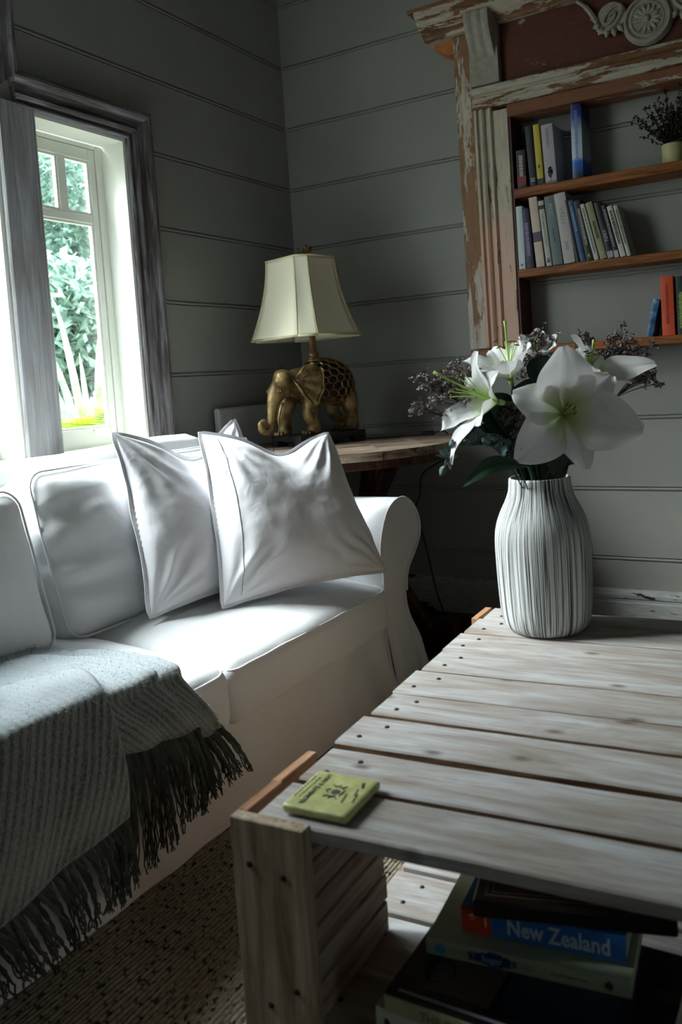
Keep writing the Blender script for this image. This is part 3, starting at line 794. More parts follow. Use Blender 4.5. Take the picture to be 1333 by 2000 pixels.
# ------------------------------------------------------------------ wool throw
def wool_mat():
    m, t, b = newmat('striped_wool', (.3, .3, .3), .95, 0, .1)
    tc = N(t, 'ShaderNodeTexCoord'); sp = N(t, 'ShaderNodeSeparateXYZ'); t.links.new(tc.outputs['UV'], sp.inputs[0])
    nv = noi(t, tc.outputs['UV'], 3, 3)
    ma = N(t, 'ShaderNodeMath', operation='MULTIPLY_ADD'); t.links.new(nv, ma.inputs[0]); ma.inputs[1].default_value = 1.1; t.links.new(sp.outputs['X'], ma.inputs[2])
    m2 = N(t, 'ShaderNodeMath', operation='MULTIPLY'); t.links.new(ma.outputs[0], m2.inputs[0]); m2.inputs[1].default_value = 2*pi
    sn = N(t, 'ShaderNodeMath', operation='SINE'); t.links.new(m2.outputs[0], sn.inputs[0])
    m3 = N(t, 'ShaderNodeMath', operation='MULTIPLY_ADD'); t.links.new(sn.outputs[0], m3.inputs[0]); m3.inputs[1].default_value = .5; m3.inputs[2].default_value = .5
    st = ramp(t, m3.outputs[0], [(.2, hexc('262c2d')), (.7, hexc('8a928c'))]).outputs['Color']
    # cross bands, with the seat part painted paler as if brightly lit
    y2 = N(t, 'ShaderNodeMath', operation='MULTIPLY'); t.links.new(sp.outputs['Y'], y2.inputs[0]); y2.inputs[1].default_value = 1.0
    bd = ramp(t, y2.outputs[0], [(0.0, hexc('b4bec2')), (.40, hexc('aab4b8')), (.50, hexc('6c746f')), (.80, hexc('5a6262')), (.93, hexc('9aa198')), (1.0, hexc('3a3f40'))]).outputs['Color']
    tf = ramp(t, sp.outputs['Y'], [(.38, (.86, .86, .86)), (.50, (.36, .36, .36))]).outputs['Color']
    c = mix(t, tf, st, bd)
    v = coords(t, (1, 1, 1), False); f = noi(t, v, 160, 4, .8)
    c = mix(t, ramp(t, f, [(.4, (0, 0, 0)), (.75, (.55, .55, .55))]).outputs['Color'], c, hexc('b8c0c2'))
    t.links.new(c, b.inputs['Base Color']); bump(t, b, f, 1.0, .004)
    b.inputs['Sheen Weight'].default_value = .6; b.inputs['Sheen Roughness'].default_value = .4
    return m
M['wool'] = wool_mat()
M['fringe'] = leafmat('dark_wool_fringe', hexc('23282a'), hexc('5f6662'), .95)
M['fuzz'] = leafmat('pale_wool_fibre', hexc('6d7677'), hexc('a8b2b6'), .9)
throw = tag(empty('throw_blanket', (.95, -2.2, .45)), 'fringed grey and charcoal striped wool throw draped over sofa seat', 'blanket')
TO = throw.location
fuzzpts = []
def layer(name, S, E, H, off, stripe, nu=50, nv=46, wave=.006, seed=0, vmax=1.0, lip=0):
    """S, E, H: polylines (across) of start on the seat, front edge, hem"""
    def curve(u):
        s, e, h = Vector(interp(S, u)), Vector(interp(E, u)), Vector(interp(H, u))
        m1 = s.lerp(e, .6)+V(0, 0, .010); e2 = e+V(.018, 0, -.028); m2 = e2.lerp(h, .5)+V(.012, 0, 0)
        return catmull([s, m1, e, e2, m2, h], 12)
    cache = {}
    def fn(u, v_):
        if u not in cache: cache[u] = curve(u)
        c = cache[u]; x_ = v_*(len(c)-1); i = min(int(x_), len(c)-2); p = c[i].lerp(c[i+1], x_-i)
        hang = smoothstep(.45, 1, v_)
        w = wave*sin(u*17+seed+v_*1.5)*hang+.004*noise.noise(Vector((p.y*14, v_*4, seed)))
        p = p+V(w+off*(.3+.7*hang), 0, (1-hang)*(off*.8+.004*noise.noise(Vector((p.x*18, p.y*18, seed)))))
        p.z -= lip*exp(-(v_/.045)**2)
        return p-TO
    mb = MB().grid(fn, nu, nv, uv=lambda u, v_: (stripe(fn(u, v_)+TO, u, v_), v_*vmax))
    o = mb.build(name, M['wool'], throw, True)
    sol = o.modifiers.new('thick', 'SOLIDIFY'); sol.thickness = .006; sol.offset = -1
    r = random.Random(seed+40)
    for _ in range(int(12000*vmax)):
        u, v_ = r.random(), r.random()**1.0; p = fn(u, v_); p2 = fn(min(1, u+.01), v_); p3 = fn(u, min(1, v_+.01))
        nrm = (p2-p).cross(p3-p)
        if nrm.length > 0: fuzzpts.append((p, nrm.normalized() if nrm.x+nrm.z > 0 else -nrm.normalized()))
    return fn
def tassels(Hfn, T, n, mat='fringe', seed=0, u0=0, u1=1, r0=.0036):
    r = random.Random(seed)
    for k in range(n):
        u = lerp(u0, u1, (k+.5)/n)+r.uniform(-.004, .004); h = Hfn(u, 1.0)+TO; tip = Vector(interp(T, (u-u0)/(u1-u0)))
        tip = tip+V(r.uniform(-.006, .012), r.uniform(-.014, .014), r.uniform(-.02, .02))
        mid = h.lerp(tip, .45)+V(.008+r.uniform(-.003, .006), r.uniform(-.01, .01), 0)
        c = catmull([h, mid, tip], 6); mb = MB()
        for j in range(3):     # plied strands
            ph = j*2.1+r.random(); fr_ = r.uniform(1.6, 2.6)
            pts = [p+V(.0022*cos(ph+i*fr_*.5), .0030*sin(ph+i*fr_*.5), 0)+(V(0, r.uniform(-.005, .005), 0) if i > 9 else V(0, 0, 0)) for i, p in enumerate(c)]
            mb.tube([p-TO for p in pts], [r0*.8*(1-.55*(i/len(pts))) for i in range(len(pts))], 4)
        mb.build('tassel', M[mat], throw)
# rear-most right strip
fA = layer('wool_layer', [(.66, -2.16, .458), (.68, -1.93, .452)], [(.962, -2.14, .452), (.962, -1.925, .448)], [(.975, -1.93, .272), (.965, -1.805, .272)], .003, lambda p, u, v_: u*13, 24, 40, .004, 1)
tassels(fA, [(.985, -1.90, .150), (.970, -1.715, .138)], 24, seed=2)
# middle strip
fB = layer('wool_layer', [(.60, -2.32, .462), (.62, -2.02, .458)], [(.968, -2.28, .462), (.968, -2.00, .458)], [(.995, -2.17, .355), (.992, -1.905, .315)], .010, lambda p, u, v_: u*17, 34, 40, .006, 5)
tassels(fB, [(1.005, -2.17, .075), (1.000, -2.07, .10), (.995, -1.955, .13), (.985, -1.845, .135)], 50, seed=3)
# big front layer
fC = layer('wool_layer', [(.66, -2.95, .508), (.73, -2.45, .505), (.84, -2.09, .478)], [(.972, -2.95, .470), (.972, -2.45, .470), (.972, -2.135, .466)], [(1.005, -2.80, .19), (1.015, -2.45, .205), (1.015, -2.148, .250)], .018,
           lambda p, u, v_: (p.y-.45*(p.z if v_ > .5 else .47)-.25*(p.x-.97)*(v_ < .5))/.0175, 90, 70, .007, 9, lip=.04)
tassels(fC, [(1.02, -2.80, .06), (1.02, -2.50, .09), (1.02, -2.29, .075), (1.015, -2.125, .095)], 84, seed=4)
# bunched part lying behind on the seat
def roll(u, v_):
    y = lerp(-2.9, -1.95, u); a = v_; x_ = lerp(.50, .80, a)
    z = .452+.055*sin(pi*a)**1.2*smoothstep(0, .45, 1-u)+.008*sin(pi*a)
    return V(x_+.03*sin(u*6), y, z+.004*noise.noise(Vector((x_*20, y*20, 1))))-TO
MB().grid(roll, 60, 20, uv=lambda u, v_: (v_*14, .2)).build('wool_fold', M['wool'], throw, True)
for _ in range(5000):
    u, v_ = rng.random(), rng.random(); fuzzpts.append((roll(u, v_), V(rng.uniform(-.3, .3), rng.uniform(-.3, .3), 1).normalized()))
mb = MB()
for p, nn in fuzzpts:
    d = (nn+Vector((rng.gauss(0, .7), rng.gauss(0, .7), rng.gauss(0, .7)))).normalized(); L = rng.uniform(.005, .014)
    s_ = d.orthogonal().normalized()*.00030; q = d.cross(s_).normalized()*L*.35*rng.uniform(-1, 1)
    mb.add([p-s_, p+s_, p+d*L*.6+s_*.7+q*.5, p+d*L*.6-s_*.7+q*.5, p+d*L+q], [(0, 1, 2, 3), (3, 2, 4)])
fz = mb.build('wool_fuzz', M['fuzz'], throw); fz['kind'] = 'stuff'

# ------------------------------------------------------------------ rug
rug = MB()
def rug_mat():
    m, t, b = newmat('woven_jute', hexc('7d7868'), .95, 0, .1)
    tc = N(t, 'ShaderNodeTexCoord'); mp = N(t, 'ShaderNodeMapping'); mp.inputs['Scale'].default_value = (110, 75, 1); t.links.new(tc.outputs['Object'], mp.inputs['Vector'])
    n = N(t, 'ShaderNodeTexNoise'); n.inputs['Scale'].default_value = 1; n.inputs['Detail'].default_value = 3; t.links.new(mp.outputs[0], n.inputs['Vector'])
    f2 = noi(t, tc.outputs['Object'], 400, 2)
    c = ramp(t, n.outputs['Fac'], [(.37, hexc('302d27')), (.42, hexc('7d7767')), (.7, hexc('9a937f'))]).outputs['Color']
    t.links.new(c, b.inputs['Base Color']); bump(t, b, f2, .6, .002); return m
M['rug'] = rug_mat()
rugo = tag(empty('woven_rug', (1.45, -2.4, 0)), 'ribbed grey brown woven rug under sofa front and pallet table', 'rug')
nr = 0
mb = MB(); x = 1.005
mb.box((0, 0, .003), (1.2, 2.9, .005)); mb.build('rug_backing', M['rug'], rugo)
mb = MB(); x = -.6
while x < .6:
    wv = rng.uniform(.009, .012)
    pts = [(x+wv/2+.0012*sin(j*.9+x*50), -1.45+2.9*j/60, .0030+.0010*rng.random()) for j in range(61)]
    mb.tube(pts, wv*.52, 5); x += wv
rr = mb.build('woven_ribs', M['rug'], rugo, True); rr['kind'] = 'stuff'

# ------------------------------------------------------------------ pallet coffee table
TA = radians(1.8)
tab = tag(empty('pallet_coffee_table', (1.516, -2.402, 0.0125), TA), 'low whitewashed pallet wood coffee table with slatted top', 'coffee table')
TH = .4675      # local height of the top surface (world .48)
LX = 1.12
tilt = radians(1.4)
nailm = MB().lathe([(0, .0012), (.0035, .001), (.0042, 0), (.0042, -.006)], 8)
nail_me = None
edges = [(.012, .108), (.119, .217), (.233, .334), (.348, .438), (.443, .550), (.560, .668), (.674, .781), (.785, .886), (.890, .975)]
xs_left = [.030, .028, .018, .020, .012, .014, .008, .010, .014]
for i, (a, b) in enumerate(edges):
    h = (b-a)/2; yc = (a+b)/2; L = LX-xs_left[i]
    rot = Matrix.Rotation(tilt+rng.uniform(-.004, .004), 3, 'Z')
    mb = MB(); n = 14; vs = []; fs = []
    # plank with slightly uneven sawn edges
    for j in range(n+1):
        x_ = L*j/n; e1 = rng.uniform(-.0012, .0012); e2 = rng.uniform(-.0012, .0012); bz = .0025
        sec = [(-h+e1, -.018), (-h+e1, -bz), (-h+e1+bz, 0), (h+e2-bz, 0), (h+e2, -bz), (h+e2, -.018)]
        for (yy, zz) in sec: vs.append(V(x_, yy, zz))
    for j in range(n):
        for k in range(6): fs.append((j*6+k, j*6+(k+1) % 6, (j+1)*6+(k+1) % 6, (j+1)*6+k))
    fs += [tuple(range(6))[::-1], tuple(n*6+k for k in range(6))]
    mb.add(vs, fs); mb.m = [(1 if (q < n*6 and q % 6 in ((4, 5) if i == 0 else (0, 4, 5))) else 0) for q in range(len(fs))]; o = mb.build('plank', [M['pallet'], M['pallet_edge']], tab); o.rotation_euler = (rng.uniform(-.004, .004), 0, tilt+rng.uniform(-.003, .003))
    o.location = (xs_left[i], yc, TH-rng.uniform(0, .002))
    for (xx, yy) in ((.035, -h*.45), (.055, h*.4), (L-.04, -h*.4), (L-.05, h*.45)):
        if nail_me is None:
            no = nailm.build('nail', M['nail'], o, True); nail_me = no.data; no.location = (xx, yy, .0006)
        else: inst(nail_me, 'nail', o, (xx+rng.uniform(-.008, .008), yy, .0006))
# near-left leg: post facing the viewer, two edge boards on the left, stack of inner boards
def piece(name, c, d, mat, rot=None, b=.0015, parent=tab):
    o = MB().box((0, 0, 0), d, None, b).build(name, M[mat], parent); o.location = c
    if rot: o.rotation_euler = rot
    return o
def legset(xl, sx, yn, sy):
    """xl: x of outer face, sx: +1 when the leg stands on the left; yn: y of outer face, sy +1 near end"""
    p = piece('post', (xl+sx*.057, yn+sy*.009, TH/2-.001), (.114, .018, TH+.002), 'pallet_z')
    for (xx, zz) in ((-.030, .175), (.022, .168), (.030, .02), (-.012, -.01), (-.02, -.16), (.025, -.17)): 
        q = inst(nail_me, 'nail', p, (xx, -sy*.0094, zz), (radians(90*sy), 0, 0), (1.15, 1.15, 1))
    piece('edge_board', (xl+sx*.0075, yn+sy*.060, TH/2), (.017, .082, TH), 'pallet_raw')
    piece('edge_board', (xl-sx*.0055, yn+sy*.160, TH/2-.006), (.017, .098, TH-.004), 'pallet_raw')
    zz = .169; hs = [.050, .042, .039, .039, .050, .055]
    for k, hh in enumerate(hs):
        piece('side_slat', (xl+sx*.074, yn+sy*(.020+.118+.003*sin(k*2.3)), zz+hh/2-.002), (.018, .232, hh-.003), 'pallet_y', None, .002)
        zz += hh
legset(0, 1, 0, 1); legset(LX+.03, -1, 0, 1)
for xl, sx in ((0, 1), (LX+.03, -1)):
    piece('post', (xl+sx*.057, .985, TH/2-.001), (.114, .018, TH-.02), 'pallet_z')
    piece('edge_board', (xl-sx*.001, .925, TH/2), (.017, .09, TH), 'pallet_raw'); piece('edge_board', (xl-sx*.004, .825, TH/2-.012), (.017, .10, TH-.03), 'pallet_raw')
    piece('rail', (xl+sx*.03, .49, .137), (.04, .95, .022), 'pallet_y')
# rails under the top and shelf
for xx in (.055, LX*.5, LX-.03): piece('rail', (xx+.03, .50, TH-.032), (.045, .93, .024), 'pallet_y')
ys_ = [(.022, .158), (.166, .292), (.304, .410), (.420, .520), (.53, .63), (.645, .745), (.76, .86), (.872, .96)]
for i, (a, b) in enumerate(ys_):
    o = piece('shelf_plank', (LX/2+.015, (a+b)/2, .1575), (LX-.10 if i < 2 else LX-.02, b-a, .018), 'pallet', (0, 0, radians(rng.uniform(.2, 1.2))), .002)
    for xx in (-.50, .49):
        for yy in (-.025, .022): inst(nail_me, 'nail', o, (xx+rng.uniform(-.01, .01), yy, .0094))

# ------------------------------------------------------------------ text helper
def text_mesh(s, size, bold=False, extr=.0002):
    c = bpy.data.curves.new('t', 'FONT'); c.body = s; c.size = size; c.align_x = 'CENTER'; c.align_y = 'CENTER'; c.extrude = extr
    c.resolution_u = 2
    if bold: c.offset = size*.02
    o = bpy.data.objects.new('t', c); COL.objects.link(o); bpy.context.view_layer.update()
    dg = bpy.context.evaluated_depsgraph_get(); me = bpy.data.meshes.new_from_object(o.evaluated_get(dg)); bpy.data.objects.remove(o); bpy.data.curves.remove(c)
    return me
def lettering(s, size, mat, parent, loc, rot, bold=False, name='lettering', sx=1.0):
    me = text_mesh(s, size, bold); me.materials.clear(); me.materials.append(mat); me.name = name
    o = bpy.data.objects.new(name, me); COL.objects.link(o); o.parent = parent; o.location = loc
    o.rotation_euler = rot if not isinstance(rot, Matrix) else rot.to_euler(); o.scale = (sx, 1, 1)
    return o
FLAT = {}
def flat(col, rough=.5):
    k = (tuple(round(c, 3) for c in col), rough)
    if k not in FLAT: FLAT[k] = simple('printed_card', col, rough, 0, .06, 12)
    return FLAT[k]

# ------------------------------------------------------------------ coaster
cst = tag(empty('stone_coaster', (1.6245, -2.322, .4815), TA+radians(1)), 'square yellow green printed stone coaster on the near corner', 'coaster')
def coast(p): return Vector((p.x, p.y, p.z+.0062))
m, t, b = newmat('yellow_green_stone', hexc('b9bc62'), .35, 0, .4)
v = coords(t, (1, 1, 1), False); f = noi(t, v, 60, 5, .6); ed = noi(t, v, 25, 3)
t.links.new(ramp(t, f, [(.3, hexc('999a60')), (.6, hexc('b4b57a')), (.8, hexc('c8c99c'))]).outputs['Color'], b.inputs['Base Color'])
M['coaster'] = m
o = weld(cushion_mesh(coast, (.0485, .0485, .0062), .0045, 14, (0, 0), .0003, 1).build('slab', M['coaster'], cst, True))
ink = simple('faded_black_ink', hexc('3c3f2a'), .6)
RT90 = (0, 0, radians(90))
lettering('REGIMENTS & NAVY', .0105, ink, cst, (-.0235, 0, .0128), RT90, True, sx=.84)
lettering('ARMY', .006, ink, cst, (.0335, .026, .0128), (0, 0, radians(110)), True)
mb = MB()   # illegible small print as short dashes, and the crest with two supporters
r = random.Random(2)
for xx in (-.0425, -.0345):
    y = -.026
    while y < .028:
        w = r.uniform(.002, .006); mb.box((xx+r.uniform(-.0004, .0004), y+w/2, .01285), (.0016, w, .0002)); y += w+.0018
for (x0, y0, n) in ((.026, -.020, 5), (.040, -.016, 5), (.034, .0, 4)):
    for k in range(n): mb.box((x0-.0007*k, y0+.0045*k, .01285), (.0022, .0034, .0002))
mb.build('small_print', ink, cst)
mb = MB(); mb.lathe([(0, .0130), (.0062, .0130), (.0066, .0124)], 16, (.006, 0, 0))
for sg in (-1, 1):
    mb.tube([(.011, sg*.010, .0126), (.006, sg*.013, .0128), (-.001, sg*.012, .0128), (-.005, sg*.015, .0126)], .0014, 5)
    mb.tube([(.006, sg*.012, .0127), (.004, sg*.018, .0127)], .0009, 4); mb.tube([(.010, sg*.011, .0127), (.015, sg*.016, .0127)], .001, 4)
mb.tube([(-.004, -.004, .0127), (-.009, 0, .0127), (-.004, .004, .0127)], .0013, 5); mb.tube([(.015, -.008, .0127), (.0165, 0, .0127), (.015, .008, .0127)], .0009, 5)
mb.build('printed_crest', ink, cst)

# ------------------------------------------------------------------ books
paper = simple('aged_paper', hexc('bdb49c'), .9, 0, .1, 200, .2, axis=(1, 1, 1))
def book_mesh(th, h, d, cover, name='book', r=.0):
    """standing book, spine toward -y at y=0, x thickness centred, z up from 0"""
    pass
def make_book(name, th, h, d, col, loc, lean=0, lab='', group=None, deco=None, yaw_=0, hard=False):
    e = empty(name, loc); e.rotation_euler = (0, lean, yaw_)
    tag(e, lab, 'book', group)
    m_ = flat(col) if not isinstance(col, bpy.types.Material) else col
    ct = .0022 if hard else .0009; ov = .003 if hard else 0
    mb = MB(); N_ = 6
    # spine, slightly rounded, and two boards
    pts = []
    for i in range(N_+1):
        u = i/N_*2-1; pts.append((u*th/2, .0014*(1-u*u)*-1.0))
    outer = [(-th/2, d)]+pts+[(th/2, d)]
    inner = [(th/2-ct, d), (th/2-ct, ct), (-th/2+ct, ct), (-th/2+ct, d)]
    poly = outer+inner
    n = len(poly); vs = [V(x_, y_, 0) for x_, y_ in poly]+[V(x_, y_, h) for x_, y_ in poly]
    fs = [(k, (k+1) % n, n+(k+1) % n, n+k) for k in range(n)]
    def capf(off, rev):
        f = []
        # left board, spine, right board
        o_ = len(outer)
        f.append((off+0, off+1, off+o_+2, off+o_+3)); f.append((off+o_-2, off+o_-1, off+o_, off+o_+1))
        f.append(tuple(off+k for k in range(1, o_-1))+(off+o_+1, off+o_+2)); return [q[::-1] if rev else q for q in f]
    fs += capf(0, False)+capf(n, True)
    mb.add(vs, fs); cov = mb.build('cover', m_, e)
    MB().box((0, d/2+ct/2, h/2), (th-2*ct-.0004, d-ct-ov*2, h-.002-2*ov)).build('page_block', paper, e)
    if deco: deco(e, th, h, d)
    return e
RS = (radians(90), radians(90), 0)     # text running down the spine
def spine_text(s, size, col, zf, bold=False, sx=1):
    def f(e, th, h, d): lettering(s, size, flat(col), e, (0, -.0017, h*zf), Matrix(((0, 1, 0), (0, 0, -1), (-1, 0, 0))), bold, sx=sx)
    return f
def bars(col, z0, z1, w=.35, seed=0, cols=1):
    """unreadable spine print: rows of tiny letter-like blocks"""
    def f(e, th, h, d):
        r = random.Random(seed); mb = MB()
        for c in range(cols):
            z = h*z1; xx = (c-(cols-1)/2)*th*.4
            while z > h*z0:
                l = r.uniform(.002, .0045); mb.box((xx, -.0017, z), (th*w/cols*r.uniform(.7, 1), .0004, l)); z -= l+.0014
        mb.build('spine_print', flat(col), e)
    return f
def band(col, z0, z1):
    def f(e, th, h, d): MB().box((0, -.0008, h*(z0+z1)/2), (th*.98, .0022, h*(z1-z0))).build('colour_band', flat(col), e)
    return f
def many(*fs):
    def f(e, th, h, d):
        for q in fs: q(e, th, h, d)
    return f
def tree(e, th, h, d):
    mb = MB(); r = random.Random(5)
    mb.box((0, -.0017, h*.06), (.0016, .0006, h*.07))
    for k in range(110):
        a_ = r.random()*6.28; q_ = r.random()**.5; mb.box((cos(a_)*q_*th*.20, -.0017, h*(.185+.085*sin(a_)*q_)), (.003, .0005, .004))
    mb.box((0, -.0016, h*.022), (th*.9, .0005, .003)); mb.build('printed_tree', flat(hexc('23261f')), e)
YS = -.125
def bk(x0, x1, zb, zt, lean_dx, col, lab, group, deco=None, d=.11, hard=False, name='paperback_book'):
    h = math.hypot(zt-zb, lean_dx); lean = math.atan2(lean_dx, zt-zb); th = (x1-x0)*cos(lean)*.96
    # pivot the bottom corner on the shelf
    zz = zb+abs(sin(lean))*th/2
    return make_book(name, th, h, d, col, ((x0+x1)/2, YS, zz), lean, lab, group, deco, 0, hard)
g1, g2, g3 = 'books on the top shelf', 'books on the middle shelf', 'books on the lowest shelf'
Z1, Z2, Z3 = 1.7225, 1.4145, 1.1175
W_ = hexc('d8d6cc')
bk(1.149, 1.186, Z1, 1.865, 0, hexc('2a1416'), 'small black and red paperback at left end of the top shelf', g1, many(bars(hexc('a8a29a'), .3, .85, .5, 1), band(hexc('6e1c18'), .08, .3)))
bk(1.199, 1.227, Z1, 1.948, -.010, hexc('121413'), 'tall black book with small light marks, left of the yellow one', g1, bars(hexc('8a8f88'), .06, .12, .6, 2))
bk(1.229, 1.254, Z1, 1.948, -.008, hexc('b3a236'), 'slim yellow-spined book with black foot on the top shelf', g1, many(band(hexc('161510'), 0, .1), bars(hexc('2a2714'), .28, .32, .4, 3)))
bk(1.260, 1.306, Z1, 1.940, -.008, hexc('a79fa6'), 'thick pale grey book with a black tree on its spine', g1, many(tree, bars(hexc('847c84'), .6, .92, .3, 5)), .125)
def skyblue():
    m, t, b = newmat('blue_white_cover', (.1, .1, .5), .3)
    tc = N(t, 'ShaderNodeTexCoord'); sp = N(t, 'ShaderNodeSeparateXYZ'); t.links.new(tc.outputs['Object'], sp.inputs[0])
    nn = noi(t, tc.outputs['Object'], 30, 3); ma = N(t, 'ShaderNodeMath', operation='MULTIPLY_ADD'); t.links.new(nn, ma.inputs[0]); ma.inputs[1].default_value = .06; t.links.new(sp.outputs['Z'], ma.inputs[2])
    t.links.new(ramp(t, ma.outputs[0], [(.04, hexc('20303a')), (.07, hexc('2456a0')), (.095, hexc('3a6cc0')), (.11, hexc('b8c4cc')), (.20, hexc('98a8b8')), (.25, hexc('2a3478')), (.30, hexc('1c2058'))]).outputs['Color'], b.inputs['Base Color']); return m
bk(1.365, 1.406, Z1, 1.993, .004, skyblue(), 'tall blue book with cloudy white middle, alone right of the tree spine', g1, bars(hexc('6a78a8'), .25, .9, .3, 6), .12, True, 'hardback_book')
X = [ # x0 x1 top dx colour label deco
 (1.136, 1.164, 1.655, -.002, hexc('b9c6c2'), 'white-spined book at the left end of the middle shelf', many(bars(hexc('2c3e50'), .05, .08, .4, 1))),
 (1.168, 1.198, 1.642, -.010, hexc('2a2440'), 'dark purple paperback between white and peach spines', bars(hexc('8478a8'), .2, .75, .5, 2)),
 (1.207, 1.240, 1.680, -.018, hexc('c2ae9c'), 'peach-spined book with a small face picture', band(hexc('463c48'), .36, .5)),
 (1.247, 1.269, 1.662, -.021, hexc('a9a89f'), 'thin off-white book with black marks at head and foot', many(band(hexc('1c1c1c'), .87, .93), bars(hexc('1c1c1c'), .05, .11, .6, 4), bars(hexc('7c7c78'), .3, .8, .3, 4))),
 (1.272, 1.312, 1.674, -.022, hexc('5c6a6a'), 'thick grey teal book lettered PICC', many(spine_text('PICC', .021, hexc('9fb4b0'), .80), bars(hexc('324644'), .32, .52, .18, 5))),
 (1.315, 1.360, 1.678, -.027, hexc('aaa49f'), 'thickest pale book on the shelf, lettered VALLI', many(spine_text('VALLI', .026, hexc('87807c'), .68), bars(hexc('8c8680'), .2, .3, .3, 6))),
 (1.363, 1.377, 1.650, -.034, hexc('12161c'), 'thin black book leaning against the VALLI spine', None),
 (1.379, 1.399, 1.645, -.038, hexc('26456a'), 'blue paperback leaning in the middle of the shelf', bars(hexc('7ba0c0'), .5, .9, .35, 7)),
 (1.402, 1.429, 1.641, -.040, hexc('121517'), 'black leaning paperback with gold mark at its foot', many(bars(hexc('90907c'), .25, .85, .4, 8), bars(hexc('c0a030'), .05, .1, .3, 9))),
 (1.431, 1.449, 1.624, -.046, hexc('b5b6ae'), 'thin white leaning book next to the khaki one', bars(hexc('56584f'), .12, .92, .4, 9)),
 (1.453, 1.479, 1.626, -.047, hexc('84835e'), 'khaki green leaning book with dark title', many(bars(hexc('24261c'), .36, .66, .5, 10), bars(hexc('c8b040'), .08, .12, .4, 10))),
 (1.481, 1.505, 1.622, -.043, hexc('0f1012'), 'black leaning book lettered VAIN with white foot', many(spine_text('VAIN', .019, hexc('b0b0b8'), .40), band(hexc('98989a'), 0, .12))),
 (1.507, 1.524, 1.610, -.042, hexc('141518'), 'thin black book with white foot, right of VAIN', many(bars(hexc('84848a'), .2, .9, .5, 12), band(hexc('a8a8a8'), 0, .13))),
 (1.527, 1.547, 1.602, -.042, hexc('b9b9b0'), 'white leaning book with bold dark title, second from the right end', bars(hexc('23241f'), .25, .9, .6, 13)),
 (1.551, 1.566, 1.602, -.042, hexc('a9a898'), 'thin cream book closing the right end of the leaning row', bars(hexc('3a3b33'), .25, .9, .45, 14)),
]
for (a, b, zt, dx, c, lab, deco) in X: bk(a, b, Z2, zt, dx, c, lab, g2, deco)
def bluewave():
    m, t, b = newmat('blue_wave_cover', (.1, .1, .5), .4); v = coords(t, (1, 1, 1), False)
    t.links.new(ramp(t, noi(t, v, 28, 3), [(.35, hexc('12284a')), (.5, hexc('2c5c84')), (.65, hexc('7ba4b8'))]).outputs['Color'], b.inputs['Base Color']); return m
bk(1.606, 1.630, Z3, 1.248, .030, bluewave(), 'low blue wave-patterned book leaning against the orange one', g3)
bk(1.663, 1.708, Z3, 1.328, 0, hexc('c8481c'), 'thick bright orange hardback on the lowest shelf', g3, bars(hexc('8c1c10'), .2, .85, .25, 3), .12, True, 'hardback_book')
bk(1.716, 1.752, Z3, 1.322, 0, hexc('1a2a26'), 'dark green book with lime lettering right of the orange one', g3, bars(hexc('8fa040'), .1, .72, .6, 4), .12)

# books under the coffee table
def flat_book(name, x0, x1, yfront, ztop, th, depth, col, lab, deco=None, hard=False, yaw_=0, group='books stacked on the table shelf'):
    e = make_book(name, th, x1-x0, depth, col, (x0, yfront, ztop-th/2), 0, lab, group, deco, 0, hard)
    # lay it down: book z -> world x, book x -> world -z
    R = Matrix(((0, 0, 1), (0, 1, 0), (-1, 0, 0)))
    e.rotation_euler = (Matrix.Rotation(yaw_, 3, 'Z') @ R).to_euler(); return e
TX = Matrix(((0, 1, 0), (0, 0, -1), (-1, 0, 0)))   # letters along +z of the book, spine facing -y
TXl = Matrix(((0, -1, 0), (0, 0, -1), (1, 0, 0)))
def lay_text(s, size, col, zf, bold=False, xo=0, sx=1):
    def f(e, th, h, d): lettering(s, size, flat(col), e, (xo, -.0018, h*zf), TXl, bold, sx=sx)
    return f
def blob(col, zf, w, h_, zc=0):
    def f(e, th, h, d):
        mb = MB()
        for k in range(7):
            a = (k/6*2-1); mb.box((0, -.0012, h*zf+a*w/2*.85), (h_*(1-.35*abs(a))*(1+.15*sin(k*5)), .0014, w/6), b=.0006)
        mb.build('printed_shape', flat(col), e)
    return f
flat_book('paperback_book', 1.700, 1.99, -2.368, .2555, .055, .20, hexc('b9bcb4'), 'lowest visible white book of the stack, with a large black M', many(lay_text('M', .040, hexc('111315'), .09, True)))
flat_book('hardback_book', 1.716, 2.045, -2.372, .2775, .021, .20, hexc('9a9878'), 'cream-spined book lettered THE COMPLETE with dark picture cover', many(lay_text('THE COMPLETE', .0150, hexc('4a4a38'), .31, False)))
# its dark picture cover and light edge stripe, lying on the board
e = tag(empty('picture_cover', (1.716, -2.368, .2778)), 'dark picture cover of the cream-spined book, under the green-spined one', 'book cover', None)
MB().box((.165, .10, .0015), (.33, .205, .003), b=.0005).build('cover', flat(hexc('14161c'), .25), e)
MB().box((.17, .007, .0032), (.31, .004, .0004)).build('light_edge_stripe', flat(hexc('8a8c94')), e)
MB().box((.085, .06, .0032), (.085, .075, .0004)).build('photo_panel', flat(hexc('4a4336'), .3), e)
MB().box((.20, .075, .0032), (.13, .10, .0004)).build('photo_panel', flat(hexc('1c2438'), .3), e)
mb = MB(); mb.tube([(.050+.019*cos(a*pi/10), .055+.019*sin(a*pi/10), .0038) for a in range(21)], .0012, 5, cap=False); mb.tube([(.037, .041, .0038), (.063, .069, .0038)], .0008, 4); mb.build('drawn_ring', flat(hexc('0c0c0e')), e)
